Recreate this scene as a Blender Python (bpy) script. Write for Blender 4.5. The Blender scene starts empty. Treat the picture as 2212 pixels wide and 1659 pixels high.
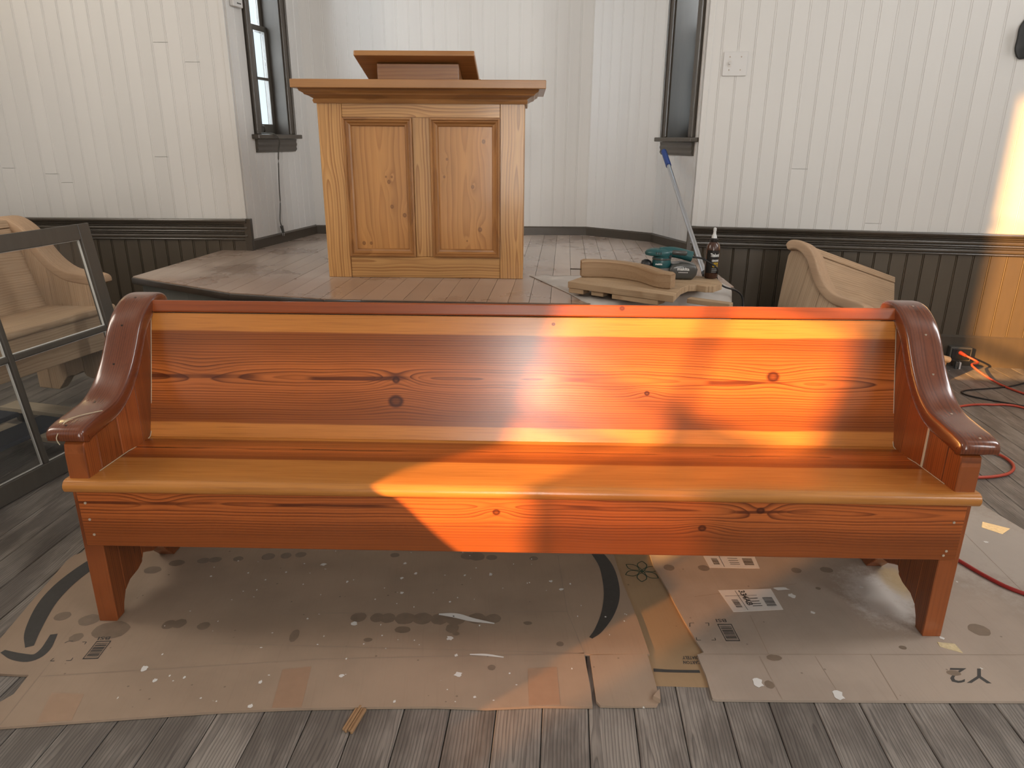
import bpy, bmesh, math, random
from mathutils import Vector, Matrix
random.seed(7)
PI = math.pi
SC = bpy.context.scene
COL = SC.collection

# ------------------------------------------------------------------ camera
cd = bpy.data.cameras.new('camera'); cam = bpy.data.objects.new('camera', cd); COL.objects.link(cam)
cd.sensor_width = 36.0; cd.lens = 1553.0/2212.0*36.0; cd.clip_start = 0.02
PITCH, ROLL, CAM_H = math.atan(0.340), 0.0075, 1.28
cam.matrix_world = Matrix.Translation((0, 0, CAM_H)) @ Matrix.Rotation(PI/2-PITCH, 4, 'X') @ Matrix.Rotation(ROLL, 4, 'Z')
SC.camera = cam

# ------------------------------------------------------------------ world, sun, daylight at the windows
w = bpy.data.worlds.new('world'); SC.world = w; w.use_nodes = True
bg = w.node_tree.nodes['Background']; bg.inputs[0].default_value = (0.80, 0.92, 1.0, 1); bg.inputs[1].default_value = 1.1
SUN_AZ, SUN_TAN = math.radians(51.5), 0.28
sd = bpy.data.lights.new('sun', 'SUN'); sun = bpy.data.objects.new('sun', sd); COL.objects.link(sun)
sd.energy = 18.5; sd.color = (1.0, 0.47, 0.13); sd.angle = math.radians(0.75)
sdir = Vector((math.sin(SUN_AZ), math.cos(SUN_AZ), -SUN_TAN)).normalized()
sun.rotation_euler = sdir.to_track_quat('-Z', 'Y').to_euler()
XL, XR, YB, ZC = -3.75, 3.75, -6.0, 4.3          # nave side walls, rear wall, ceiling
def area(name, loc, direction, sx, sy, energy, col):
    l = bpy.data.lights.new(name, 'AREA'); o = bpy.data.objects.new(name, l); COL.objects.link(o)
    l.shape = 'RECTANGLE'; l.size = sx; l.size_y = sy; l.energy = energy; l.color = col
    o.location = loc; o.rotation_euler = Vector(direction).to_track_quat('-Z', 'Y').to_euler()
    return o
SKY = (0.97, 0.97, 0.97); WARM = (1.0, 0.90, 0.78)
area('daylight_left', (XL+0.06, 2.0, 2.5), (1, 0, -0.12), 0.7, 2.4, 54, WARM)
for y, e in ((2.0, 62), (-1.4, 66)):
    area('daylight_right', (XR-0.06, y, 2.5), (-1, 0, -0.12), 0.7, 2.4, e, SKY)
area('daylight_rear', (0.02, YB+0.06, 3.0), (0, 1, -0.15), 0.50, 1.7, 85, (1.0, 0.97, 0.93))
# fill light added low on the rear wall to lift the shade under the pew
area('rear_fill', (0.0, YB+0.06, 1.15), (0, 1, 0), 1.7, 1.75, 105, (1.0, 0.95, 0.88))
# sky light entering at the two narrow alcove windows
area('daylight_alcove_left', (-1.690, 4.838, 1.98), (0.978, -0.207, -0.10), 0.40, 1.35, 22, (0.84, 0.92, 1.0))
area('daylight_alcove_right', (1.185, 4.735, 1.98), (-0.958, -0.287, -0.10), 0.40, 1.35, 12, (0.80, 0.90, 1.0))
VS = SC.view_settings
SC.display_settings.display_device = 'sRGB'
VS.view_transform = 'Standard'; VS.look = 'None'; VS.gamma = 1.0; VS.use_curve_mapping = False
VS.exposure = 0.28
cy = SC.cycles
cy.max_bounces = 4; cy.diffuse_bounces = 3; cy.adaptive_min_samples = 16; cy.glossy_bounces = 2; cy.transmission_bounces = 2; cy.transparent_max_bounces = 8
cy.use_adaptive_sampling = True; cy.adaptive_threshold = 0.08; cy.caustics_reflective = False; cy.caustics_refractive = False

# ------------------------------------------------------------------ shader helpers
class Q:
    def __init__(s, sh, sock): s.sh, s.k = sh, sock
    def __add__(s, o): return s.sh.m('ADD', s, o)
    def __radd__(s, o): return s.sh.m('ADD', o, s)
    def __sub__(s, o): return s.sh.m('SUBTRACT', s, o)
    def __rsub__(s, o): return s.sh.m('SUBTRACT', o, s)
    def __mul__(s, o): return s.sh.m('MULTIPLY', s, o)
    __rmul__ = __mul__
    def __truediv__(s, o): return s.sh.m('DIVIDE', s, o)
    def __pow__(s, o): return s.sh.m('POWER', s, o)
class Sh:
    def __init__(s, name, rough=0.5, coat=0.0, spec=0.5, metal=0.0):
        s.mat = bpy.data.materials.new(name); s.mat.use_nodes = True
        s.nt = s.mat.node_tree; s.b = s.nt.nodes['Principled BSDF']
        s.b.inputs['Roughness'].default_value = rough; s.b.inputs['Metallic'].default_value = metal
        s.b.inputs['Coat Weight'].default_value = coat; s.b.inputs['Coat Roughness'].default_value = 0.12
        s.b.inputs['Specular IOR Level'].default_value = spec
    def n(s, t): return s.nt.nodes.new(t)
    def put(s, inp, v):
        if isinstance(v, Q): s.nt.links.new(v.k, inp)
        elif isinstance(v, (tuple, list)): inp.default_value = tuple(v)+(1,)*(len(inp.default_value)-len(v)) if len(v) < len(inp.default_value) else tuple(v)
        else: inp.default_value = v
    def m(s, op, a, b=None, c=None):
        d = s.n('ShaderNodeMath'); d.operation = op
        for i, v in enumerate((a, b, c)):
            if v is not None: s.put(d.inputs[i], v)
        return Q(s, d.outputs[0])
    def xyz(s, kind='Object'):
        t = s.n('ShaderNodeTexCoord'); e = s.n('ShaderNodeSeparateXYZ'); s.nt.links.new(t.outputs[kind], e.inputs[0])
        return [Q(s, e.outputs[i]) for i in range(3)]
    def rnd(s): return Q(s, s.n('ShaderNodeObjectInfo').outputs['Random'])
    def vec(s, x, y, z):
        c = s.n('ShaderNodeCombineXYZ')
        for i, v in enumerate((x, y, z)): s.put(c.inputs[i], v)
        return Q(s, c.outputs[0])
    def noise(s, v, scale=1.0, detail=2.0, rough=0.5, dist=0.0):
        d = s.n('ShaderNodeTexNoise'); s.put(d.inputs['Vector'], v); d.inputs['Scale'].default_value = scale
        d.inputs['Detail'].default_value = detail; d.inputs['Roughness'].default_value = rough; d.inputs['Distortion'].default_value = dist
        return Q(s, d.outputs[0])
    def white(s, x):
        d = s.n('ShaderNodeTexWhiteNoise'); d.noise_dimensions = '1D'; s.put(d.inputs['W'], x); return Q(s, d.outputs['Value'])
    def voro(s, v, scale, rand=1.0):
        d = s.n('ShaderNodeTexVoronoi'); s.put(d.inputs['Vector'], v); d.inputs['Scale'].default_value = scale
        d.inputs['Randomness'].default_value = rand; return Q(s, d.outputs['Distance'])
    def sm(s, v, a, b, lo=0.0, hi=1.0):
        d = s.n('ShaderNodeMapRange'); d.interpolation_type = 'SMOOTHSTEP'; s.put(d.inputs[0], v)
        for i, x in enumerate((a, b, lo, hi)): s.put(d.inputs[i+1], x)
        return Q(s, d.outputs[0])
    def mix(s, f, a, b, mode='MIX'):
        d = s.n('ShaderNodeMix'); d.data_type = 'RGBA'; d.blend_type = mode; s.put(d.inputs[0], f); s.put(d.inputs[6], a); s.put(d.inputs[7], b)
        return Q(s, d.outputs[2])
    def hsv(s, col, h=0.5, sa=1.0, v=1.0):
        d = s.n('ShaderNodeHueSaturation'); s.put(d.inputs['Hue'], h); s.put(d.inputs['Saturation'], sa); s.put(d.inputs['Value'], v); s.put(d.inputs['Color'], col)
        return Q(s, d.outputs[0])
    def col(s, c): s.put(s.b.inputs['Base Color'], c); return s
    def rough(s, r): s.put(s.b.inputs['Roughness'], r)
    def bump(s, h, strength=0.2, dist=0.002):
        d = s.n('ShaderNodeBump'); d.inputs['Strength'].default_value = strength; d.inputs['Distance'].default_value = dist
        s.put(d.inputs['Height'], h); s.nt.links.new(d.outputs[0], s.b.inputs['Normal'])

RECENTRE = set()
def wood(name, along=0, across=2, light=(.33,.085,.02), dark=(.12,.022,.006), sap=None, sapr=(), F=100., s0=0., d0=.02, wig=.03, dn=.02,
         knots=(), rough=.35, coat=.3, bump=.12, perobj=False, vary=.12, ringamt=.75, fib=.35, stave=None, sharp=2.4, spec=0.5, marks=None, heart=None):
    sh = Sh(name, rough, coat, spec)
    c = sh.xyz(); x, s = c[along], c[across]; q = c[3-along-across]
    r = sh.rnd() if perobj else 0.37
    if perobj:
        x = x + r*41.0
        s0 = (r*7.31 - sh.m('FLOOR', r*7.31) - 0.5)*s0*2 if s0 else 0.0
    if stave:
        k = sh.m('FLOOR', s/stave); r = sh.white(k+3.7); x = x + r*9.0; s = s - k*stave - stave*.5*(r*2.0)
    n1 = sh.noise(sh.vec(x, r*5.0 if isinstance(r, Q) else 1.0, 0.3), 1.6, 2.0) - 0.5
    n2 = sh.noise(sh.vec(x+17.0, r*3.0 if isinstance(r, Q) else 2.0, 4.3), 2.3, 2.0) - 0.5
    ds = s - (n1*(2*wig) + s0)
    d = n2*(2*dn) + d0
    v = sh.m('SQRT', ds*ds + d*d)*F
    fine = sh.noise(sh.vec(x*2.2, s*14.0, q*4.0), 1.0, 3.0) - 0.5
    v = v + fine*1.3
    core = None; sx0, ss0 = c[along], c[across]
    for (kx, ks, rad, amp) in knots:
        eye, rad = rad < 0, abs(rad)
        ax = (sx0-kx)/(rad*3.2); ay = (ss0-ks)/(rad*1.25)
        g = sh.m('EXPONENT', (ax*ax+ay*ay)*-1.0)
        v = v + g*amp
        if eye: continue
        bx = (sx0-kx)/rad; by = (ss0-ks)/(rad*.85)
        dd = sh.m('SQRT', bx*bx+by*by) + fine*.5
        kk = sh.sm(dd, 0.42, 0.75, 1.0, 0.0)
        kk = kk*sh.sm(dd, .10, .46, .70, 1.0)
        core = kk if core is None else sh.m('MAXIMUM', core, kk)
    fr = sh.m('FRACT', v)
    rv = sh.white(sh.m('FLOOR', v))
    ring = (fr**sharp)*sh.sm(fr, 0.90, 1.0, 1.0, 0.15)*(rv*.75+.45)
    fb = sh.noise(sh.vec(x*5.0, s*260.0, q*120.0), 1.0, 2.0, .6)
    if heart:
        ad = sh.m('ABSOLUTE', ds + fine*.02)
        light2 = sh.mix(sh.sm(ad, heart*.15, heart), tuple(1.30*z for z in light), tuple(.72*z for z in light))
        ring = ring*sh.sm(ad, heart*.55, heart*1.5, 1.0, .30)
        colr = sh.mix(ring*ringamt, light2, dark)
        stk = sh.sm(sh.m('ABSOLUTE', ds + fine*.022), heart*.06, heart*.025)*sh.sm(sh.noise(sh.vec(x+3.0, 2.0, 1.0), 2.6, 2.0), .50, .58)
        colr = sh.mix(stk*.85, colr, dark)
    else: colr = sh.mix(ring*ringamt, light, dark)
    if sap:
        mask = None
        for (a, b, soft) in sapr:
            wv = n1*.03 + s*0 + c[across]
            mk = sh.sm(wv, a-soft, a+soft)*sh.sm(wv, b-soft, b+soft, 1.0, 0.0)
            mask = mk if mask is None else sh.m('MAXIMUM', mask, mk)
        sapd = tuple(.74*z for z in sap)
        colr = sh.mix(mask, colr, sh.mix(ring*.45, sap, sapd))
    colr = sh.mix(sh.sm(fb, .45, .75)*fib, colr, tuple(.5*z for z in light))
    blot = sh.noise(sh.vec(x*1.1, s*6.0, q), 2.0, 3.0)
    val = blot*.5 + .75
    if perobj or stave: val = val*(1.0-vary + r*(2*vary))
    colr = sh.hsv(colr, .5, 1.0, val)
    if core is not None: colr = sh.mix(core*.9, colr, tuple(.6*z for z in dark))
    if marks: colr = marks(sh, c, colr)
    sh.col(colr)
    if bump: sh.bump(ring*-.6 + fb*.5, bump, .001)
    if perobj: RECENTRE.add(name)
    return sh.mat
def plain(name, colr, rough=.5, metal=0, coat=0, spec=.5, speck=.06, scale=40.):
    sh = Sh(name, rough, coat, spec, metal)
    c = sh.xyz(); nz = sh.noise(sh.vec(*c), scale, 3.0)
    sh.col(sh.hsv(colr, .5, 1.0, nz*(2*speck)+(1-speck))); return sh.mat
def glass(name, tint=(1, 1, 1), clear=.9, rough=0.02):
    sh = Sh(name); nt = sh.nt; nt.nodes.remove(sh.b)
    t = nt.nodes.new('ShaderNodeBsdfTransparent'); t.inputs[0].default_value = tuple(tint)+(1,)
    g = nt.nodes.new('ShaderNodeBsdfGlossy'); g.inputs['Roughness'].default_value = rough
    lw = nt.nodes.new('ShaderNodeLayerWeight'); lw.inputs[0].default_value = .5
    pw = nt.nodes.new('ShaderNodeMath'); pw.operation = 'POWER'; nt.links.new(lw.outputs['Facing'], pw.inputs[0]); pw.inputs[1].default_value = 4.0
    fr = nt.nodes.new('ShaderNodeMath'); fr.operation = 'MULTIPLY_ADD'; nt.links.new(pw.outputs[0], fr.inputs[0]); fr.inputs[1].default_value = .6; fr.inputs[2].default_value = .03
    mx = nt.nodes.new('ShaderNodeMixShader'); nt.links.new(fr.outputs[0], mx.inputs[0]); nt.links.new(t.outputs[0], mx.inputs[1]); nt.links.new(g.outputs[0], mx.inputs[2])
    if clear < 1:
        df = nt.nodes.new('ShaderNodeBsdfDiffuse'); df.inputs[0].default_value = (.6, .6, .58, 1)
        m2 = nt.nodes.new('ShaderNodeMixShader'); m2.inputs[0].default_value = 1-clear
        nt.links.new(mx.outputs[0], m2.inputs[1]); nt.links.new(df.outputs[0], m2.inputs[2]); mx = m2
    nt.links.new(mx.outputs[0], nt.nodes['Material Output'].inputs[0]); return sh.mat

# ------------------------------------------------------------------ mesh helpers
def link(name, me, mat=None, parent=None, smooth=None):
    if mat and not me.materials: me.materials.append(mat)
    if smooth is not None:
        me.shade_smooth(); me.set_sharp_from_angle(angle=math.radians(smooth))
    o = bpy.data.objects.new(name, me); COL.objects.link(o)
    if parent: o.parent = parent
    return o
def obj(name, bm, mat=None, parent=None, smooth=None, loc=None, rot=None, rc=True):
    bmesh.ops.recalc_face_normals(bm, faces=bm.faces)
    c = None
    if rc and mat and mat.name in RECENTRE and bm.verts:
        lo = Vector([min(v.co[i] for v in bm.verts) for i in range(3)]); hi = Vector([max(v.co[i] for v in bm.verts) for i in range(3)])
        c = (lo+hi)/2; bmesh.ops.translate(bm, vec=-c, verts=bm.verts)
    me = bpy.data.meshes.new(name); bm.to_mesh(me); bm.free()
    o = link(name, me, mat, parent, smooth)
    if loc: o.location = loc
    if rot: o.rotation_euler = rot
    if c: o.location = Vector(loc or (0, 0, 0))+(o.rotation_euler.to_matrix() @ c)
    return o
def tag(o, label=None, cat=None, group=None, kind=None):
    for k, v in (('label', label), ('category', cat), ('group', group), ('kind', kind)):
        if v: o[k] = v
    return o
def empty(name, loc=(0, 0, 0), rot=(0, 0, 0)):
    o = bpy.data.objects.new(name, None); COL.objects.link(o); o.location = loc; o.rotation_euler = rot; o.empty_display_size = .05; return o
def addbox(bm, x0, x1, y0, y1, z0, z1, bev=0, seg=2, M=None):
    t = bmesh.new()
    v = [t.verts.new((x, y, z)) for x in (x0, x1) for y in (y0, y1) for z in (z0, z1)]
    for f in ((0,1,3,2),(4,6,7,5),(0,4,5,1),(2,3,7,6),(0,2,6,4),(1,5,7,3)): t.faces.new([v[i] for i in f])
    if bev: bmesh.ops.bevel(t, geom=t.edges[:], offset=bev, segments=seg, profile=.5, affect='EDGES')
    join(bm, t, M)
    return bm
def join(bm, t, M=None):
    if M is not None: bmesh.ops.transform(t, matrix=M, verts=t.verts)
    me = bpy.data.meshes.new('tmp'); t.to_mesh(me); t.free(); bm.from_mesh(me); bpy.data.meshes.remove(me)
def box(*a, **k): return addbox(bmesh.new(), *a, **k)
def prism(poly, a, b, plane='xy', bev=0, seg=1, M=None, bm=None):
    """polygon in a plane, extruded along the third axis from a to b"""
    t = bmesh.new()
    def P(p, h):
        return {'xy': (p[0], p[1], h), 'yz': (h, p[0], p[1]), 'xz': (p[0], h, p[1])}[plane]
    lo = [t.verts.new(P(p, a)) for p in poly]; hi = [t.verts.new(P(p, b)) for p in poly]
    n = len(poly); caps = [t.faces.new(lo[::-1]), t.faces.new(hi)]
    for i in range(n): t.faces.new((lo[i], lo[(i+1) % n], hi[(i+1) % n], hi[i]))
    bmesh.ops.recalc_face_normals(t, faces=t.faces)
    if bev:
        es = [e for f in caps for e in f.edges]
        bmesh.ops.bevel(t, geom=es, offset=bev, segments=seg, profile=.5, affect='EDGES')
    if bm is None and M is None: return t
    bm = bm or bmesh.new(); join(bm, t, M); return bm
def lathe(prof, n=24, M=None, bm=None):
    t = bmesh.new(); rows = []
    for r, z in prof:
        rows.append([t.verts.new((r*math.cos(2*PI*i/n), r*math.sin(2*PI*i/n), z)) for i in range(n)] if r > 1e-5 else [t.verts.new((0, 0, z))])
    for A, B in zip(rows, rows[1:]):
        for i in range(n):
            j = (i+1) % n
            if len(A) == 1 and len(B) == 1: continue
            if len(A) == 1: t.faces.new((A[0], B[i], B[j]))
            elif len(B) == 1: t.faces.new((A[i], A[j], B[0]))
            else: t.faces.new((A[i], A[j], B[j], B[i]))
    for R in (rows[0], rows[-1]):
        if len(R) > 1: t.faces.new(R)
    bm = bm or bmesh.new(); join(bm, t, M); return bm
def cyl(p, q, r, n=12, bm=None, r2=None):
    p, q = Vector(p), Vector(q); d = q-p
    M = Matrix.Translation(p) @ d.to_track_quat('Z', 'Y').to_matrix().to_4x4()
    return lathe([(r, 0), (r if r2 is None else r2, d.length)], n, M, bm)
def smoothpath(pts, k=6):
    P = [Vector(p) for p in pts]; P = [P[0]*2-P[1]]+P+[P[-1]*2-P[-2]]; out = []
    for i in range(1, len(P)-2):
        a, b, c, d = P[i-1:i+3]
        for j in range(k):
            t = j/k
            out.append(.5*((2*b)+(c-a)*t+(2*a-5*b+4*c-d)*t*t+(3*b-a-3*c+d)*t**3))
    out.append(P[-2]); return out
def tube(pts, r, n=8, k=6, bm=None):
    bm = bm or bmesh.new(); P = smoothpath(pts, k); rows = []; up = Vector((0, 0, 1))
    for i, p in enumerate(P):
        t = (P[min(i+1, len(P)-1)]-P[max(i-1, 0)]).normalized()
        a = t.cross(up)
        if a.length < .1: a = t.cross(Vector((1, 0, 0)))
        a.normalize(); b = a.cross(t)
        rows.append([bm.verts.new(p+(a*math.cos(2*PI*j/n)+b*math.sin(2*PI*j/n))*r) for j in range(n)])
    for A, B in zip(rows, rows[1:]):
        for j in range(n): bm.faces.new((A[j], A[(j+1) % n], B[(j+1) % n], B[j]))
    bm.faces.new(rows[0]); bm.faces.new(rows[-1]); return bm
def clip(poly, nx, ny, c):
    """keep the part of a polygon where nx*x+ny*y <= c"""
    out = []
    for i, p in enumerate(poly):
        q = poly[(i+1) % len(poly)]
        dp, dq = nx*p[0]+ny*p[1]-c, nx*q[0]+ny*q[1]-c
        if dp <= 0: out.append(p)
        if dp*dq < 0:
            t = dp/(dp-dq); out.append((p[0]+(q[0]-p[0])*t, p[1]+(q[1]-p[1])*t))
    o2 = []
    for p in out:
        if not o2 or (abs(p[0]-o2[-1][0])+abs(p[1]-o2[-1][1])) > 1e-5: o2.append(p)
    if len(o2) > 1 and abs(o2[0][0]-o2[-1][0])+abs(o2[0][1]-o2[-1][1]) < 1e-5: o2.pop()
    return o2
def quadmap(c, u, v):
    """bilinear: c = lower-left, lower-right, upper-right, upper-left"""
    return tuple((1-u)*(1-v)*c[0][i]+u*(1-v)*c[1][i]+u*v*c[2][i]+(1-u)*v*c[3][i] for i in range(len(c[0])))
def textmesh(s, bold=0.0):
    """text as flat triangles scaled to the unit square"""
    cu = bpy.data.curves.new('t', 'FONT'); cu.body = s; cu.offset = bold; cu.resolution_u = 2
    o = bpy.data.objects.new('t', cu); COL.objects.link(o)
    me = bpy.data.meshes.new_from_object(o); bpy.data.objects.remove(o); bpy.data.curves.remove(cu)
    V = [v.co[:2] for v in me.vertices]; T = [tuple(p.vertices) for p in me.polygons]; bpy.data.meshes.remove(me)
    x0, x1 = min(v[0] for v in V), max(v[0] for v in V); y0, y1 = min(v[1] for v in V), max(v[1] for v in V)
    return [((x-x0)/(x1-x0), (y-y0)/(y1-y0)) for x, y in V], T
def addtext(bm, s, fn, bold=0.0):
    """fn maps (u,v) of the unit square to a 3D point"""
    V, T = textmesh(s, bold); vs = [bm.verts.new(fn(u, v)) for u, v in V]
    for t in T:
        try: bm.faces.new([vs[i] for i in t])
        except ValueError: pass
def addflat(bm, pts):
    try: bm.faces.new([bm.verts.new(p) for p in pts])
    except ValueError: pass
# ------------------------------------------------------------------ materials
def wall_white(name, streak=.0):
    sh = Sh(name, .42); x, y, z = sh.xyz(); r = sh.rnd()
    nz = sh.noise(sh.vec(x*30.0, y*3.0, z*1.2+r*20.0), 1.0, 3.0)
    c = sh.mix(sh.sm(nz, .45, .8)*streak, (.68, .66, .63), (.54, .52, .50))
    c = sh.hsv(c, .5, 1.0, r*.05+.97)
    sh.col(c); sh.bump(sh.noise(sh.vec(x*4.0, y, z), 12.0, 3.0), .10, .004); return sh.mat
def paint_dark(name, c, rough=.32):
    sh = Sh(name, rough, .15); x, y, z = sh.xyz(); r = sh.rnd()
    nz = sh.noise(sh.vec(x*6.0, y*6.0, z), 6.0, 3.0)
    sh.col(sh.hsv(c, .5, 1.0, nz*.35+.8+r*.1)); sh.bump(nz, .05, .002); return sh.mat
M = {}
M['white'] = wall_white('white_beadboard_paint', .05)
M['white_streak'] = wall_white('white_brushed_paint', .16)
M['dark'] = paint_dark('dark_brown_paint', (.082, .063, .043), .38)
M['dark_trim'] = paint_dark('dark_brown_trim', (.066, .052, .038), .30)
M['fascia'] = paint_dark('grey_green_stage_paint', (.115, .115, .10), .5)
M['sash'] = paint_dark('taupe_sash_paint', (.085, .075, .062), .42)
M['jamb'] = paint_dark('dark_brown_jamb', (.05, .04, .03), .7)
M['jamb'].node_tree.nodes['Principled BSDF'].inputs['Coat Weight'].default_value = 0
M['ceiling'] = wall_white('ceiling_paint', .0)
M['glass'] = glass('window_glass', (.97, .99, 1.0), 1.0)
M['dimmed'] = glass('dimmed_window_glass', (.50, .46, .40), .82)  # tint added to dim the sunbeam through some lower panes
M['sashglass'] = glass('loose_sash_glass', (.97, .97, .96), .97)
M['putty'] = plain('white_glazing_putty', (.72, .72, .70), .6)
def plank_grey():
    sh = Sh('grey_weathered_plank', .55, .0, .4); x, y, z = sh.xyz(); r = sh.rnd(); x = x+r*3.0; y = y+r*53.0
    n1 = sh.noise(sh.vec(r*9.0, y, 0.0), 1.5, 2.0)-.5; n2 = sh.noise(sh.vec(r*5.0+9.0, y+9.0, 2.0), 2.2, 2.0)-.5
    ds = x-r*3.0+n1*.05+(r-.5)*.09; d = n2*.05+.004
    fine = sh.noise(sh.vec(x*30.0, y*3.0, z), 1.0, 3.0)-.5
    fr = sh.m('FRACT', sh.m('SQRT', ds*ds+d*d)*130.0+fine*2.2); ring = (fr**2.5)*sh.sm(fr, .9, 1.0, 1.0, .2)
    fb = sh.noise(sh.vec(x*300.0, y*6.0, z), 1.0, 2.0)
    worn = sh.noise(sh.vec(x*5.0, y*1.5, 1.0), 2.0, 4.0, .6)
    c = sh.mix(sh.sm(worn, .4, .65), (.145, .128, .113), (.275, .248, .220))
    c = sh.mix(ring*.75, c, (.045, .040, .038)); c = sh.mix(sh.sm(fb, .5, .75)*.5, c, (.06, .054, .05))
    c = sh.hsv(c, .5, 1.0, r*.30+.85)
    sp = sh.voro(sh.vec(x, y*.7, 3.0), 13.0)
    c = sh.mix(sh.sm(sp, .06, .045, 0.0, 1.0)*sh.m('GREATER_THAN', sh.noise(sh.vec(x, y, 7.0), 6.0), .62), c, (.6, .59, .56))
    sh.col(c); sh.bump(ring*-1.0+fb*.6, .35, .0015); return sh.mat
M['plank'] = plank_grey()
def stage_wood():
    sh = Sh('worn_stage_board', .26, .25, .5); x, y, z = sh.xyz(); r = sh.rnd()
    n = sh.noise(sh.vec(x*1.2, y*1.2, 2.0), 2.6, 4.0, .55)
    c = sh.mix(sh.sm(n, .30, .70), (.36, .265, .21), (.52, .42, .345))
    n2 = sh.noise(sh.vec(x*30.0, y*1.5, r*9.0), 1.0, 3.0)
    c = sh.mix(sh.sm(n2, .5, .8)*.18, c, (.26, .17, .12))
    # the strip along the front keeps more of the old brown varnish
    fr = sh.sm(y + n*.35, 3.55, 3.80, 1.0, 0.0)
    c = sh.mix(fr*.6, c, (.30, .165, .095))
    c = sh.hsv(c, .5, 1.0, r*.22+.87)
    sh.col(c); sh.rough(n*.35+.12); return sh.mat
M['stage'] = stage_wood()
M['edge'] = plain('dark_stage_edge', (.035, .026, .02), .3, coat=.4, speck=.3, scale=30)
RAW = dict(light=(.50, .355, .23), dark=(.28, .165, .09), rough=.75, coat=0., bump=.12, ringamt=.7, fib=.3, spec=.3)

# ------------------------------------------------------------------ floor of narrow grey planks
def skew(p): return p
root = obj('floor', box(XL-.1, XR+.1, YB-.1, 5.6, -.12, -.02), M['plank'])
tag(root, kind='structure')
FA = math.atan(.070); PW = .109
pm = box(-PW/2+.0012, PW/2-.0012, -5.9, 5.2, -.02, 0, bev=.0018, seg=1)
bmesh.ops.recalc_face_normals(pm, faces=pm.faces)
me = bpy.data.meshes.new('floor_plank'); pm.to_mesh(me); pm.free()
me.materials.append(M['plank'])
for i in range(-31, 33):
    if abs(i*PW) > 3.45: continue
    o = link('floor_plank', me, None, root); o.location = (i*PW+.012, -.35+.0, 0); o.rotation_euler = (0, 0, -FA)

# ------------------------------------------------------------------ bead-board walls
def board_mesh(wd, z0, z1, mat, gd=.0022, dep=.012):
    g = gd
    pr = [(0, -dep), (wd-.0150, -dep), (wd-.0130, -dep+g), (wd-.0112, -dep+g*.3), (wd-.0085, -dep), (wd-.0058, -dep+g*.3), (wd-.0040, -dep+g), (wd-.0020, -dep), (wd, -dep), (wd, 0), (0, 0)]
    bm = prism(pr, z0, z1, 'xy'); bmesh.ops.recalc_face_normals(bm, faces=bm.faces)
    me = bpy.data.meshes.new('bead_board'); bm.to_mesh(me); bm.free(); me.materials.append(mat); return me
def bead_wall(name, P0, P1, z0, z1, wd, mat, opening=None, thick=.12, back=None, splits=(), gd=.0022):
    L = math.hypot(P1[0]-P0[0], P1[1]-P0[1]); ang = math.atan2(P1[1]-P0[1], P1[0]-P0[0])
    bm = bmesh.new()
    if opening:
        a, b, c, d = opening
        for q in ((0, a, z0, z1), (b, L, z0, z1), (a, b, z0, c), (a, b, d, z1)):
            if q[1]-q[0] > .001: addbox(bm, q[0], q[1], 0, thick, q[2], q[3])
    else: addbox(bm, 0, L, 0, thick, z0, z1)
    root = obj(name, bm, back or mat, loc=(P0[0], P0[1], 0), rot=(0, 0, ang)); tag(root, kind='structure')
    n = max(1, round(L/wd)); wd = L/n; cache = {}
    def put(i, za, zb):
        k = (round(za, 3), round(zb, 3))
        if k not in cache: cache[k] = board_mesh(wd, za, zb, mat, gd)
        o = link('bead_board', cache[k], None, root); o.location = (i*wd, 0, 0)
    for i in range(n):
        lo, hi = i*wd, (i+1)*wd
        if opening and hi > opening[0]+.004 and lo < opening[1]-.004:
            put(i, z0, opening[2]); put(i, opening[3], z1)
        elif i in dict(splits):
            s = dict(splits)[i]; put(i, z0, s-.001); put(i, s+.001, z1)
        else: put(i, z0, z1)
    return root
ZS = .63
A0, A1, A2, A3, A4, A5 = (-1.604, 4.418), (-1.425, 5.262), (.533, 5.286), (.952, 4.939), (1.09, 4.478), (XR, 4.026)
wfl = bead_wall('wall_front_left', (XL, 4.418), A0, .80, ZC, .0815, M['white'], splits=((21, 1.78), (20, 1.17), (23, 1.68), (13, 1.02), (12, 1.07), (9, 1.1)))
WL_OPEN = (.215, .575, 1.30, 2.62)
wal = bead_wall('wall_alcove_left', A0, A1, ZS-.02, ZC, .0815, M['white_streak'], WL_OPEN)
bead_wall('wall_alcove_back', A1, A2, ZS-.02, ZC, .0815, M['white_streak'], gd=.0012)
bead_wall('wall_alcove_facet', A2, A3, ZS-.02, ZC, .0815, M['white_streak'], gd=.0012)
bead_wall('wall_alcove_right', A3, A4, ZS-.02, ZC, .0815, M['white_streak'], (.12, .40, 1.30, 2.62), gd=.0012)
wfr = bead_wall('wall_front_right', A4, A5, .775, ZC, .0895, M['white'], splits=((6, 1.13), (11, .83)))
wl2 = bead_wall('wall_wainscot_left', (XL, 4.418), (A0[0]+.0, A0[1]), 0, .80, .0815, M['dark'], gd=.005)
wl3 = bead_wall('wall_wainscot_right', A4, A5, 0, .775, .0885, M['dark'], gd=.005)
def along(P0, P1): return math.atan2(P1[1]-P0[1], P1[0]-P0[0]), math.hypot(P1[0]-P0[0], P1[1]-P0[1])
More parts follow.
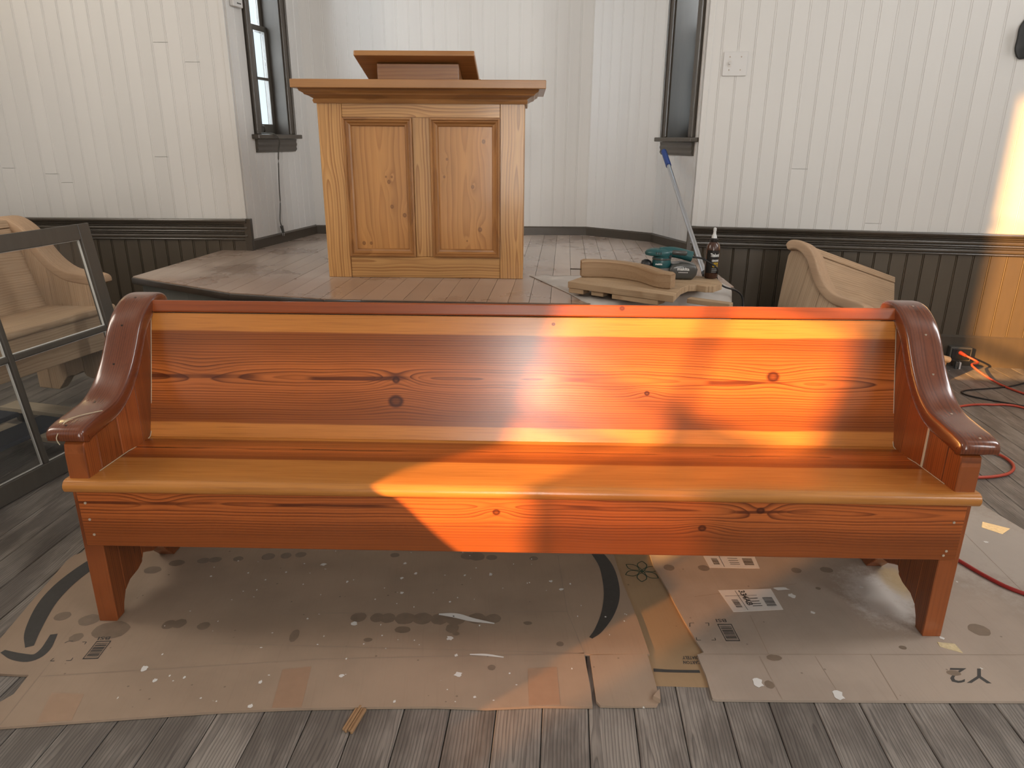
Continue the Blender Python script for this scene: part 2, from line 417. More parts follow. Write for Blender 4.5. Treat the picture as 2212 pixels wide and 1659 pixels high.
def rail(name, P0, P1, ztop, h=.127):
    a, L = along(P0, P1)
    pr = [(0, ztop), (-.042, ztop), (-.046, ztop-.008), (-.042, ztop-.018), (-.030, ztop-.022), (-.027, ztop-.032)]
    z = ztop-.034
    for d, hh in ((.024, .010), (.029, .020), (.026, .012), (.024, .010), (.030, .022), (.026, .012)):
        pr += [(-.018, z), (-d, z-.002), (-d-.002, z-hh*.5), (-d, z-hh+.002), (-.018, z-hh)]; z -= hh+.0012
    pr += [(-.018, ztop-h), (0, ztop-h)]
    o = obj(name, prism(pr, 0, L, 'yz'), M['dark_trim'], loc=(P0[0], P0[1], 0), rot=(0, 0, a)); tag(o, kind='structure'); return o
rail('trim_1', (XL, 4.418), (A0[0]+.004, A0[1]), .818)
rail('trim_2', A4, A5, .789)
def base(name, P0, P1, z0, h, t=.022):
    a, L = along(P0, P1)
    o = obj(name, prism([(0, z0), (-t, z0), (-t, z0+h-.012), (-t*.55, z0+h-.003), (-t*.3, z0+h), (0, z0+h)], -.004, L+.004, 'yz'), M['dark_trim'], loc=(P0[0], P0[1], 0), rot=(0, 0, a))
    tag(o, kind='structure')
base('baseboard_alcove_left', A0, A1, ZS, .066); base('baseboard_alcove_back', A1, A2, ZS, .062)
base('baseboard_alcove_facet', A2, A3, ZS, .062); base('baseboard_alcove_right', A3, A4, ZS, .062)
base('baseboard_right', A4, A5, 0, .188, .026); base('baseboard_left', (XL, 4.418), A0, 0, .188, .026)
# corner posts: dark below, white above
def post(name, c, z0, z1, s, mat, ang=0):
    tag(obj(name, box(-s, s, -s, s, z0, z1, bev=.003), mat, loc=(c[0], c[1], 0), rot=(0, 0, ang)), kind='structure')
post('trim_3', (A0[0]+.006, A0[1]-.008), 0, .818, .02, M['dark_trim']); post('trim_4', (A4[0]-.006, A4[1]-.010), 0, .789, .018, M['dark_trim'], -.17)
post('trim_5', (A0[0]-.012, A0[1]-.004), .818, ZC, .014, M['white']); post('trim_6', (A4[0]+.014, A4[1]-.006), .789, ZC, .016, M['white'], -.17)

# nave shell behind the camera
def shell(name, x0, x1, y0, y1, z0, z1, mat): tag(obj(name, box(x0, x1, y0, y1, z0, z1), mat), kind='structure')
shell('ceiling', XL-.2, XR+.2, YB-.2, 6.0, ZC, ZC+.12, M['ceiling'])
shell('wall_right', XR, XR+.12, YB, 4.2, 0, ZC, M['white'])
shell('wall_rear', XL, XR, YB-.12, YB, 0, ZC, M['white'])
dr = empty('door_1', (-.9, YB, 0), (0, 0, PI)); dr.location.x = .9; tag(dr, kind='structure')  # unseen door frame added behind the rear fill light
for k in range(2):
    x = k*.9
    for nm, q in (('stile', (x, x+.1, 0, 2.1)), ('stile', (x+.8, x+.9, 0, 2.1)), ('rail', (x+.1, x+.8, 0, .25)), ('rail', (x+.1, x+.8, 2.0, 2.1))):
        obj(nm, box(q[0], q[1], -.035, -.002, q[2], q[3], bev=.003), M['dark_trim'], dr)
SW = (-1.84, -.98, 1.25, 3.9)     # the tall nave window the sun comes through
bm = bmesh.new()
for q in ((YB, SW[0], 0, ZC), (SW[1], 4.55, 0, ZC), (SW[0], SW[1], 0, SW[2]), (SW[0], SW[1], SW[3], ZC)):
    addbox(bm, XL-.1, XL, q[0], q[1], q[2], q[3])
tag(obj('wall_left', bm, M['white']), kind='structure')

def window(name, loc, ang, wd, z0, z1, bars_v, bars_h, casing=.06, dimmed=None, depth=.07, lights=True, apron=True, bar=.022, stool=.03):
    """local x along the wall, -y into the room, opening from 0 to wd"""
    r = empty(name, loc, (0, 0, ang)); tag(r, kind='structure')
    c = casing
    for nm, q in (('casing', (-c, 0, z0, z1+c)), ('casing', (wd, wd+c, z0, z1+c)), ('head_casing', (0, wd, z1, z1+c))):
        bm = box(q[0], q[1], -.030, .0, q[2], q[3], bev=.004)
        if nm == 'casing': addbox(bm, q[0] if q[0] < 0 else q[1]-.014, q[0]+.014 if q[0] < 0 else q[1], -.038, 0, q[2], q[3], bev=.003)
        obj(nm, bm, M['dark_trim'], r)
    for nm, q in (('jamb', (-.001, .012)), ('jamb', (wd-.012, wd+.001))):
        obj(nm, box(q[0], q[1], -.02, max(.12, depth+.05), z0, z1), M['jamb'], r)
    obj('stool', box(-c-stool, wd+c+stool, -.062, depth+.03, z0-.026, z0, bev=.005), M['dark_trim'], r)
    if apron:
        pr = [(0, z0-.028), (-.034, z0-.028), (-.030, z0-.045), (-.034, z0-.060), (-.028, z0-.075), (-.032, z0-.09), (-.02, z0-.105), (0, z0-.105)]
        obj('apron', prism(pr, -c, wd+c, 'yz'), M['dark_trim'], r)
    st = .034; zm = z0+(z1-z0)*.468
    for (a, b, y) in ((z0+.002, zm+.016, depth), (zm-.016, z1, depth+.026)):
        s = obj('sash', box(.012, .012+st, y, y+.026, a, b, bev=.003), M['sash'], r)
        bm = box(wd-.012-st, wd-.012, y, y+.026, a, b, bev=.003); addbox(bm, .012, wd-.012, y, y+.026, a, a+(.06 if a < zm-.1 else .032), bev=.003)
        addbox(bm, .012, wd-.012, y, y+.026, b-.032, b, bev=.003)
        obj('sash_rails', bm, M['sash'], s)
        xs = [.012+st]+[.012+st+(wd-.024-2*st)*f for f in bars_v]+[wd-.012-st]
        zs = [a+.045]+[z for z in bars_h if a+.06 < z < b-.04]+[b-.032]
        for f in xs[1:-1]: obj('muntin', box(f-bar/2, f+bar/2, y+.002, y+.022, a+.03, b-.03), M['sash'], s)
        for z in zs[1:-1]: obj('muntin', box(.03, wd-.03, y+.002, y+.022, z-bar/2, z+bar/2), M['sash'], s)
        for i in range(len(xs)-1):
            for j in range(len(zs)-1):
                hz = dimmed and dimmed(i, j, a < zm-.1)
                obj('pane', box(xs[i], xs[i+1], y+.010, y+.013, zs[j], zs[j+1]), M['dimmed'] if hz else M['glass'], s)
    return r
a, L = along(A0, A1)
wloc = (A0[0]+math.cos(a)*.215, A0[1]+math.sin(a)*.215, 0)
win1 = window('window_1', wloc, a, .36, 1.30, 2.62, (.5,), (1.63, 2.25), casing=.058, bar=.016)
tag(obj('sash_lift', tube([(.18, .060, 1.315), (.18, .052, 1.325), (.18, .055, 1.345), (.18, .066, 1.35)], .004), M['dark_trim'], win1))
a, L = along(A3, A4)
window('window_2', (A3[0]+math.cos(a)*.12, A3[1]+math.sin(a)*.12, 0), a, .28, 1.30, 2.62, (.5,), (1.63, 2.25), casing=.058, bar=.016, depth=.15)
# tall nave window in the left side wall; local x runs towards +Y there
w3 = window('window_3', (XL, SW[0], 0), PI/2, SW[1]-SW[0], SW[2], SW[3], (.5,), (1.88, 2.05, 3.2), casing=.09, bar=.022, depth=.02,
            dimmed=lambda i, j, low: low and i == 0 and j <= 1)
w3.location.x = XL; w3.rotation_euler = (0, 0, PI/2)
# ------------------------------------------------------------------ stage
stage = empty('stage', (0, 0, 0)); tag(stage, 'raised wooden stage with worn brown boards under the pulpit', 'stage')
SP = [(-1.868, 3.512), (-1.25, 3.142), (-.807, 3.028), (.326, 2.967), (1.044, 3.366), (1.09, 4.478), (.952, 4.939), (.533, 5.286), (-1.425, 5.262), (-1.604, 4.418), (-1.770, 4.418)]
ca, sa = math.cos(FA), math.sin(FA); BW = .0895
lo = min(ca*p[0]-sa*p[1] for p in SP); n = int((max(ca*p[0]-sa*p[1] for p in SP)-lo)/BW)+1
for i in range(n):
    c0 = lo+i*BW+.0009; c1 = lo+(i+1)*BW-.0009
    pl = clip(clip(SP, ca, -sa, c1), -ca, sa, -c0)
    if len(pl) < 3: continue
    obj('stage_plank', prism(pl, ZS-.022, ZS-random.random()*.0008, 'xy'), M['stage'], stage)
obj('subfloor', prism([(x*.992-.003, 4.1+(y-4.1)*.985) for x, y in SP], ZS-.034, ZS-.0222, 'xy'), M['edge'], stage)  # dark slab added to block sky light through the plank seams
FR = SP[:5]
inner = [(-1.83, 3.535), (-1.24, 3.175), (-.80, 3.062), (.318, 3.002), (1.02, 3.39)]
for i in range(4):
    a, b = FR[i], FR[i+1]; an, L = along(a, b)
    obj('stage_nosing', box(-.002, L+.002, -.010, .014, ZS-.036, ZS-.004, bev=.006), M['edge'], stage, 40, (a[0], a[1], 0), (0, 0, an))
    a, b = inner[i], inner[i+1]; an, L = along(a, b); k = max(1, round(L/.30))
    for j in range(k):
        obj('fascia_board', box(j*L/k+.001, (j+1)*L/k-.001, 0, .02, 0, ZS-.024), M['fascia'], stage, None, (a[0], a[1], 0), (0, 0, an))
for a, b in (((-1.745, 4.40), (-1.83, 3.535)), ((1.02, 3.39), (1.07, 4.45))):
    an, L = along(a, b)
    obj('fascia_board', box(0, L, -.01, .01, 0, ZS-.024), M['fascia'], stage, None, (a[0], a[1], 0), (0, 0, an))

# ------------------------------------------------------------------ pews
def knot(*k): return k
W = {}
W['back'] = wood('varnished_heart_pine_back', 0, 2, (.38, .105, .022), (.075, .014, .005), sap=(.54, .205, .046), sapr=((.318, .60, .003), (-.2, .044, .003)),
    F=140., s0=.185, d0=.014, wig=.014, dn=.030, rough=.22, coat=.1, bump=.06, ringamt=1.0, fib=.35, heart=.13,
    knots=((-0.3679, 0.1169, 0.0360, 2.6000), (-0.3682, 0.1802, 0.0200, 3.2000), (0.7484, 0.2051, 0.0340, 3.0000), (-0.9597, 0.1978, -0.0300, 2.4000), (0.3777, 0.1500, 0.0140, 1.6000), (0.0980, 0.3513, 0.0100, 0.8000)))
W['toprail'] = wood('varnished_heart_pine_rail', 0, 2, (.29, .065, .014), (.11, .022, .006), F=60., s0=.02, d0=.05, wig=.02, dn=.02, rough=.30, coat=.15, bump=.05, ringamt=.45, knots=((.30, .40, .016, 1.5),))
W['seat'] = wood('varnished_heart_pine_seat', 0, 1, (.36, .10, .023), (.08, .015, .005), sap=(.47, .19, .044), sapr=((-.3, .155, .004), (.305, .6, .004)),
    F=105., s0=.235, d0=.010, wig=.014, dn=.018, rough=.26, coat=.1, bump=.06, ringamt=1.0, heart=.07)
W['apron'] = wood('varnished_heart_pine_apron', 0, 2, (.36, .095, .022), (.08, .015, .005), F=120., s0=.372, d0=.008, wig=.022, dn=.022, rough=.28, coat=.1, bump=.06, ringamt=1.0, heart=.09,
    knots=((-0.0542, 0.3599, 0.0170, 2.4000), (0.4789, 0.3225, 0.0180, 1.8000), (0.6230, 0.3764, 0.0180, 2.6000), (-0.9377, 0.3833, -0.0200, 2.0000)))
W['stave'] = wood('varnished_pine_stave', 2, 1, (.30, .082, .022), (.085, .019, .006), F=130., s0=.05, d0=.006, wig=.01, dn=.012, rough=.33, coat=.15, bump=.06, perobj=True, vary=.24, ringamt=.95)
W['cap'] = wood('dark_varnished_arm_cap', 1, 0, (.155, .042, .016), (.050, .012, .006), F=150., s0=1.15, d0=.02, wig=.01, dn=.03, rough=.24, coat=.5, bump=.05, ringamt=.75)
raw = lambda n, al, ac, **k: wood(n, al, ac, **{**RAW, **k})
R = dict(back=raw('sanded_pine_back', 0, 2, F=90., s0=.2, d0=.02, wig=.03, dn=.03), seat=raw('sanded_pine_seat', 0, 1, F=80., s0=.2, d0=.02), apron=raw('sanded_pine_apron', 0, 2, F=90., s0=.3, d0=.02),
         stave=raw('sanded_pine_stave', 2, 1, F=110., s0=.05, d0=.01, perobj=True, vary=.16), cap=raw('sanded_pine_cap', 1, 0, F=110., s0=1.1, d0=.03, light=(.47, .32, .205), dark=(.29, .17, .095)))
R['toprail'] = R['back']
ARM = [(.000, .545), (.014, .570), (.050, .580), (.110, .585), (.178, .594), (.234, .622), (.280, .663), (.316, .708), (.345, .748), (.380, .783), (.425, .810), (.470, .823), (.520, .820), (.548, .800)]
FOOT = [(.047, 0), (.056, .03), (.072, .057), (.10, .073), (.145, .076), (.172, .086), (.185, .108), (.205, .099), (.235, .083), (.262, .078), (.285, .072), (.302, .054), (.318, .033), (.350, 0), (.470, 0)]
def armtop():
    P = smoothpath([(0, y, z) for y, z in ARM], 4); return [(p.y, p.z) for p in P]
def capmesh(cx, wd, th=.052):
    """rounded rectangular section swept along the arm curve"""
    bm = bmesh.new(); P = armtop(); rows = []; N = 16
    for i, (y, z) in enumerate(P):
        a, b = P[max(i-1, 0)], P[min(i+1, len(P)-1)]; t = Vector((b[0]-a[0], b[1]-a[1])).normalized(); nn = Vector((-t.y, t.x))
        k = i/(len(P)-1); e = min(1.0, (i+1.0)/3.5, (len(P)-i)/3.0); e = math.sqrt(1-(1-e)**2)
        row = []
        for j in range(N*2):
            an = 2*PI*j/(2*N); cc, ss = math.cos(an), math.sin(an)
            px = math.copysign(abs(cc)**.35, cc)*wd/2*(.93+.07*e); pz = math.copysign(abs(ss)**.42, ss)*th/2*max(e, .55)
            c = Vector((y, z))+nn*(pz-th/2)
            row.append(bm.verts.new((cx+px, c.x, c.y)))
        rows.append(row)
    for A, B in zip(rows, rows[1:]):
        for j in range(2*N): bm.faces.new((A[j], A[(j+1) % (2*N)], B[(j+1) % (2*N)], B[j]))
    for r in (rows[0], rows[-1]): bm.faces.new(r)
    return bm
def pew(name, loc, rot, half, mats, ends=(-1, 1), nails=False, bracket=True):
    root = empty(name, loc, rot)
    hi = half-.06
    for s in ends:
        top = [(y, z-.040) for y, z in armtop() if .008 < y < .525]
        prof = [(.010, 0)]+[(.010, .505)]+[p for p in top if p[0] > .012]+[(.535, .74), (.500, .45), (.470, .30)]
        prof = prof[:1]+prof[1:]+[(y, z) for y, z in FOOT[::-1]]
        x0, x1 = (hi, half-.008) if s > 0 else (-half+.008, -hi)
        panel = obj('end_panel', box(x0+.012, x1-.012, .03, .06, .12, .48), mats['stave'], root, rc=False)
        cuts = [-.1, .072, .175, .285, .395, .7]
        for i in range(5):
            pl = clip(clip(prof, 1, 0, cuts[i+1]), -1, 0, -cuts[i])
            if len(pl) > 2: obj('stave', prism(pl, x0, x1, 'yz', bev=.0025), mats['stave'], panel)
        obj('arm_cap', capmesh(s*(half-.017), .098), mats['cap'], root, 40)
    x0 = -hi-.005 if -1 in ends else -half; x1 = hi+.005 if 1 in ends else half
    la = math.atan2(.125, .39)
    obj('backrest_board', box(x0, x1, 0, .022, 0, .372, bev=.002, seg=1), mats['back'], root, None, (0, .325, .420), (-la, 0, 0))
    obj('back_top_rail', box(x0, x1, -.003, .026, .3745, .410, bev=.004), mats['toprail'], root, None, (0, .325, .420), (-la, 0, 0))
    # seat board with a rounded nose running in front of the end posts
    bm = bmesh.new(); hs = half
    pr = [(-.012+.017*(1-math.cos(t)), .420-.017*math.sin(t)*1.0) for t in ()]
    nose = [(.03, .401)]+[(.006-.018*math.sin(PI*k/8), .419-.018*math.cos(PI*k/8)) for k in range(9)]+[(.06, .4345), (.345, .420), (.345, .384), (.03, .399)]
    xa = -hs if -1 in ends else x0; xb = hs if 1 in ends else x1
    nz = [p for p in nose if p[0] <= .06]+[(.06, .400)]
    prism(nz, xa, xb, 'yz', bm=bm)
    prism([(.055, .4348), (.345, .420), (.345, .384), (.055, .399)], x0, x1, 'yz', bm=bm)
    seat = obj('seat', bm, mats['seat'], root, 50)
    obj('apron', box(x0-.035 if -1 in ends else x0, x1+.035 if 1 in ends else x1, .006, .030, .240, .402, bev=.002, seg=1), mats['apron'], root)
    obj('back_stretcher', box(x0, x1, .36, .38, .24, .385), mats['apron'], root)
    return root
PEWROT = -math.radians(1.0)
main = pew('church_pew', (.016, 1.645, .008), (0, 0, PEWROT), 1.165, W)
tag(main, 'long glossy varnished red pine church pew on cardboard', 'pew', 'church pews')
# nail heads, glue line and worn scuffs on the varnished pew
M['nail'] = plain('pale_nail_hole', (.42, .34, .26), .6)
M['nail_d'] = plain('dark_nail_hole', (.03, .018, .012), .5)
M['glue'] = plain('dried_glue_line', (.52, .44, .30), .5)
for x, z in ((-1.125, .368), (-1.122, .320), (-1.118, .275), (1.118, .352), (1.115, .268), (1.11, .255)):
    obj('nail_head', cyl((x, .0065, z), (x, .004, z), .0035, 8), M['nail'], main)
for s in (-1, 1):
    for y, z in armtop()[6::9]: obj('nail_head', cyl((s*1.150, y, z-.004), (s*1.150, y-.0005, z+.0006), .0032, 8), M['nail_d' if s < 0 else 'nail'], main)
    obj('glue_line', tube([(s*1.1035, .055, .4365), (s*1.1035, .2, .4300), (s*1.1035, .322, .4240), (s*1.1035, .36, .53), (s*1.1035, .40, .66), (s*1.1035, .43, .76)], .0011, 6, 3), M['glue'], main)
obj('glue_line', tube([(-1.16, .02, .5685), (-1.158, .045, .582), (-1.145, .07, .5845), (-1.125, .09, .5855), (-1.10, .11, .586)], .0011, 6, 4), M['glue'], main)
obj('glue_line', tube([(-1.160, .022, .570), (-1.160, .0, .556), (-1.158, -.003, .545), (-1.155, -.001, .535)], .0011, 6, 4), M['glue'], main)
obj('glue_line', box(1.1015, 1.1045, .165, .171, .433, .560), M['glue'], main)

lp = pew('church_pew', (-2.104, 2.374, .105), (0, 0, math.radians(75.4)), .95, R, ends=(-1, 1))
tag(lp, 'bare sanded pine pew on a wheeled dolly behind the loose window sash', 'pew', 'church pews')
rp = pew('church_pew', (1.76, 3.02, .0), (0, 0, 0), .47, R, ends=(-1,))
tag(rp, 'bare sanded pine pew missing its right end, tilted beside the right wall', 'pew', 'church pews')
vx = Vector((.80, .52, -.27)).normalized(); vy = Vector((-.50, .86, 0)); vz = vx.cross(vy).normalized(); vy = vz.cross(vx).normalized()
rp.matrix_world = Matrix.Translation((1.945, 3.52, -.135)) @ Matrix((vx, vy, vz)).transposed().to_4x4()
# unseen pew added by the camera: its arm shades the lower left of the sunbeam
th = math.radians(38.5); ax = Vector((math.cos(th), math.sin(th), 0))
ploc = Vector((-1.088, .565, 0))-ax*1.165
sp = pew('church_pew', ploc, (0, 0, th), 1.165, R)
tag(sp, 'added bare pine pew out of view, its arm shading the lower left of the sunbeam', 'pew', 'church pews')

# ------------------------------------------------------------------ dolly under the left pew
dl = empty('furniture_dolly', (-2.18, 2.78, 0), (0, 0, math.radians(75.4))); tag(dl, 'wooden furniture dolly with blue carpet pads and black casters', 'dolly')
M['carpet'] = plain('blue_carpet', (.030, .038, .055), .95, speck=.4, scale=300)
M['rubber'] = plain('black_rubber', (.012, .012, .013), .5)
M['steel'] = plain('zinc_steel', (.55, .55, .56), .3, metal=1)
slatm = raw('pine_slat', 1, 0, F=70., s0=.02, d0=.02, light=(.50, .43, .33), dark=(.36, .28, .19))
for y in (-.10, .17): obj('carpet_pad', box(-.36, .22, y-.075, y+.075, .082, .104, bev=.006), M['carpet'], dl)
for x in (.10, .34): obj('slat', box(x-.045, x+.045, -.34, .30, .060, .082, bev=.002), slatm, dl)
for x in (-.28, .34):
    for y in (-.20, .22):
        c = obj('caster', cyl((x, y-.012, .027), (x, y+.012, .027), .027, 20), M['rubber'], dl, 40)
        bm = box(x-.022, x+.022, y-.02, y+.02, .054, .060); addbox(bm, x-.012, x+.012, y-.018, y-.014, .022, .056); addbox(bm, x-.012, x+.012, y+.014, y+.018, .022, .056)
        obj('caster_fork', bm, M['steel'], c)

# ------------------------------------------------------------------ loose window sash leaning on the left pew
sd_ = Vector((.211, .977, 0)).normalized(); up_ = (Vector((-sd_.y, sd_.x, 0))*math.sin(math.radians(8))+Vector((0, 0, math.cos(math.radians(8))))).normalized()
nn_ = sd_.cross(up_)
ls = empty('window_sash'); ls.matrix_world = Matrix.Translation((-1.682, 3.088, .002)) @ Matrix((sd_, nn_, up_)).transposed().to_4x4()
tag(ls, 'loose taupe window sash with glass panes leaning against the bare left pew', 'window sash')
SWD, SH_, T = 1.10, .94, .034
for nm, q in (('stile', (-.062, 0, 0, SH_)), ('stile', (-SWD, -SWD+.062, 0, SH_)), ('top_rail', (-SWD+.062, -.062, SH_-.064, SH_)), ('bottom_rail', (-SWD+.062, -.062, 0, .072))):
    obj(nm, box(q[0], q[1], -T, 0, q[2], q[3], bev=.003), M['sash'], ls)
obj('muntin', box(-.561, -.536, -T+.004, -.004, .07, SH_-.06, bev=.005), M['sash'], ls)
for a, b in ((-SWD+.06, -.560), (-.537, -.06)): obj('muntin', box(a, b, -T+.004, -.004, .482, .507, bev=.005), M['sash'], ls)
for a, b in ((-SWD+.06, -.560), (-.537, -.06)):
    for c, d in ((.070, .483), (.506, SH_-.063)):
        p = obj('pane', box(a, b, -.018, -.015, c, d), M['sashglass'], ls)
        bm = bmesh.new(); e = .0035
        for q in ((a, a+e, c, d), (b-e, b, c, d), (a, b, c, c+e), (a, b, d-e, d)): addbox(bm, q[0], q[1], -.024, -.014, q[2], q[3])
        obj('putty_line', bm, M['putty'], p)

# ------------------------------------------------------------------ pulpit
pu = empty('pulpit', (-.4295, 3.53, ZS), (0, 0, -math.radians(1.2))); tag(pu, 'honey pine pulpit with two raised panels and a slanted reading desk', 'pulpit')
HP = dict(light=(.56, .30, .105), dark=(.27, .100, .025), rough=.38, coat=.25, bump=.05, ringamt=1.0, fib=.22, sharp=1.6)
pv = wood('honey_pine_upright', 2, 0, F=80., s0=.03, d0=.012, wig=.018, dn=.034, perobj=True, vary=.07, **HP)
ph = wood('honey_pine_rail', 0, 2, F=80., s0=.03, d0=.012, wig=.02, dn=.034, perobj=True, vary=.07, **HP)
HP2 = dict(HP, light=(.52, .245, .072), dark=(.32, .125, .032), ringamt=.75)
ppl = wood('honey_pine_panel_one', 2, 0, F=42., s0=-.20, d0=.02, wig=.03, dn=.04, knots=((.455, -.165, 0.017, .8), (.478, -.150, 0.010, .5), (.478, -.178, 0.010, .5), (.300, -.095, 0.018, 1.2), (.165, -.300, 0.018, .8), (.165, -.265, 0.016, .8), (.34, -.155, 0.016, .9)), **HP2)
ppr = wood('honey_pine_panel_two', 2, 0, F=42., s0=.20, d0=.02, wig=.03, dn=.04, knots=((.640, .288, 0.018, .9), (.435, .235, 0.016, 1.4), (.56, .115, 0.010, .6), (.48, .100, 0.010, .6), (.235, .268, 0.019, 1.2), (.18, .205, 0.008, .4)), **HP2)
pd = wood('honey_pine_moulding', 0, 2, F=60., s0=.0, d0=.03, perobj=True, **dict(HP, light=(.40, .185, .06), dark=(.19, .07, .02), coat=.4))
pdv = wood('honey_pine_moulding_upright', 2, 0, F=60., s0=.0, d0=.03, perobj=True, **dict(HP, light=(.40, .185, .06), dark=(.19, .07, .02), coat=.4))
HW, HT, DP = .4785, .805, .46
def pb(nm, q, mat, y0=0, y1=.028, bev=.002, par=None): return obj(nm, box(q[0], q[1], y0, y1, q[2], q[3], bev=bev, seg=1), mat, par or pu)
pb('corner_stile', (-HW, -HW+.112, 0, HT), pv); pb('corner_stile', (HW-.112, HW, 0, HT), pv)
pb('top_rail', (-HW+.113, HW-.113, HT-.062, HT), ph, .002); pb('bottom_rail', (-HW+.113, HW-.113, 0, .102), ph, .002)
pb('centre_stile', (-.042, .039, .103, HT-.063), pv, .002)
for sx, (a, b), mt in ((-1, (-.3655, -.043), ppl), (1, (.040, .3655), ppr)):
    c, d = .103, HT-.063
    pan = obj('raised_panel', box(a, b, .018, .026, c, d), mt, pu)
    def strip(p0, p1, inward, mat):
        """stepped moulding with mitred ends along a panel edge"""
        pr = [(0, .0), (0, -.006), (.008, -.008), (.012, -.001), (.018, -.004), (.026, .006), (.034, .008), (.038, .018), (0, .018)]
        bm = bmesh.new(); rows = []
        dx = Vector(p1)-Vector(p0); L = dx.length; dx.normalize(); iv = Vector(inward)
        for end in (0, 1):
            rows.append([bm.verts.new((Vector(p0) if not end else Vector(p1))+dx*(off if not end else -off)+iv*off+Vector((0, 1, 0))*dep) for off, dep in pr])
        k = len(pr)
        for j in range(k): bm.faces.new((rows[0][j], rows[0][(j+1) % k], rows[1][(j+1) % k], rows[1][j]))
        bm.faces.new(rows[0]); bm.faces.new(rows[1])
        obj('moulding', bm, mat, pan)
    strip((a, 0, d), (b, 0, d), (0, 0, -1), pd); strip((a, 0, c), (b, 0, c), (0, 0, 1), pd)
    strip((a, 0, c), (a, 0, d), (1, 0, 0), pdv); strip((b, 0, c), (b, 0, d), (-1, 0, 0), pdv)
side = wood('honey_pine_side', 2, 1, F=60., s0=.1, d0=.03, perobj=True, **HP)
obj('side_panel', box(-HW, -HW+.02, .029, DP, 0, HT, bev=.002), side, pu); obj('side_panel', box(HW-.02, HW, .029, DP, 0, HT, bev=.002), side, pu)
crown = [(0, 0), (-.010, 0), (-.014, .012), (-.010, .020), (-.026, .030), (-.042, .036), (-.046, .042), (-.060, .050), (-.064, .060), (0, .060)]
def crownbar(mat, p0, p1, out, m0, m1):
    bm = bmesh.new(); rows = []; dx = (Vector(p1)-Vector(p0)).normalized()
    for base_, sg in ((Vector(p0), -m0), (Vector(p1), m1)):
        rows.append([bm.verts.new(base_+Vector(out)*(-o)+dx*(sg*-o)+Vector((0, 0, z))) for o, z in crown])
    k = len(crown)
    for j in range(k): bm.faces.new((rows[0][j], rows[0][(j+1) % k], rows[1][(j+1) % k], rows[1][j]))
    bm.faces.new(rows[0]); bm.faces.new(rows[1]); return obj('crown_moulding', bm, mat, pu)
zc = HT-.003
M['primer'] = plain('pale_worn_primer', (.58, .50, .44), .6, speck=.25, scale=60)
crownbar(pd, (-HW, 0, zc), (HW, 0, zc), (0, -1, 0), 1, 1)
cm = crownbar(M['primer'], (HW, 0, zc), (HW, DP, zc), (1, 0, 0), 1, 0); cm['label'] = 'pale primed side moulding'
crownbar(pd, (-HW, DP, zc), (-HW, 0, zc), (-1, 0, 0), 0, 1)
tp = wood('honey_pine_top', 0, 1, F=60., s0=.1, d0=.03, **dict(HP, light=(.42, .20, .068), dark=(.24, .095, .03)))
obj('top_slab', box(-.563, .572, -.105, DP+.06, zc+.060, zc+.096, bev=.003), tp, pu)
zt = zc+.096
obj('desk_riser', box(-.218, .165, .14, .16, zt, zt+.085, bev=.002), wood('honey_pine_riser', 0, 2, F=60., s0=.0, d0=.02, **dict(HP, light=(.30, .135, .05), dark=(.16, .06, .022))), pu)
for x in (-.218, .147): obj('desk_side', prism([(.16, zt), (.46, zt), (.46, zt+.004), (.16, zt+.085)], x, x+.018, 'yz'), pd, pu)
bm = box(-.312, .245, -.05, .42, 0, .024, bev=.005)
obj('desk_board', bm, tp, pu, None, (0, .115, zt+.1), (-math.radians(14.5), 0, 0))
obj('book_ledge', box(-.312, .245, .395, .42, .02, .05, bev=.004), pd, pu, None, (0, .115, zt+.1), (-math.radians(14.5), 0, 0))
# ------------------------------------------------------------------ cardboard sheets under the pew
def cardboard(name, base_, dust=None):
    sh = Sh(name, .8, 0, .25); x, y, z = sh.xyz()
    n = sh.noise(sh.vec(x, y, 0.0), 2.2, 5.0, .6); fl = sh.noise(sh.vec(x*180.0+y*14.0, y*6.0, 0.0), 1.0, 2.0)
    c = sh.mix(sh.sm(n, .35, .7), base_, tuple(.80*k for k in base_))
    c = sh.mix(sh.sm(fl, .5, .8)*.14, c, tuple(.6*k for k in base_))
    sp = sh.voro(sh.vec(x, y, 1.0), 17.0); pick = sh.noise(sh.vec(x+5.0, y, 2.0), 9.0)
    c = sh.mix(sh.sm(sp, .075, .05)*sh.m('GREATER_THAN', pick, .60), c, (.62, .60, .57))
    sp2 = sh.voro(sh.vec(x+3.0, y+8.0, 1.0), 26.0)
    c = sh.mix(sh.sm(sp2, .10, .05)*sh.m('GREATER_THAN', pick, .56)*.6, c, tuple(.35*k for k in base_))
    if dust:
        for (dx, dy, rx, ry, colr, am) in dust:
            ax = (x-dx)/rx; ay = (y-dy)/ry; g = sh.m('EXPONENT', (ax*ax+ay*ay)*-1.0)
            nn = sh.noise(sh.vec(x, y, 5.0), 22.0, 6.0, .8)
            c = sh.mix(sh.sm(g+(nn-.5)*1.3, .25, .85)*am, c, colr)
    sh.col(c); sh.bump(n, .25, .004); return sh.mat
D1, D2 = (1.0921, 1.8133), (1.1821, 1.8969)
cbl = cardboard('kraft_cardboard', (.35, .26, .19))
cbm = cardboard('brown_kraft_cardboard', (.36, .245, .14))
cbr = cardboard('pale_kraft_cardboard', (.40, .325, .265), dust=((D1[0], D1[1], .11, .16, (.66, .62, .58), .8), (D2[0], D2[1], .05, .10, (.50, .36, .18), .7), (1.6175, 2.1019)+(.35, .35, (.50, .45, .40), .5)))
M['ink'] = plain('grey_black_print', (.045, .043, .040), .7, speck=.2, scale=90)
M['green'] = plain('dark_green_print', (.03, .055, .03), .7, speck=.2, scale=90)
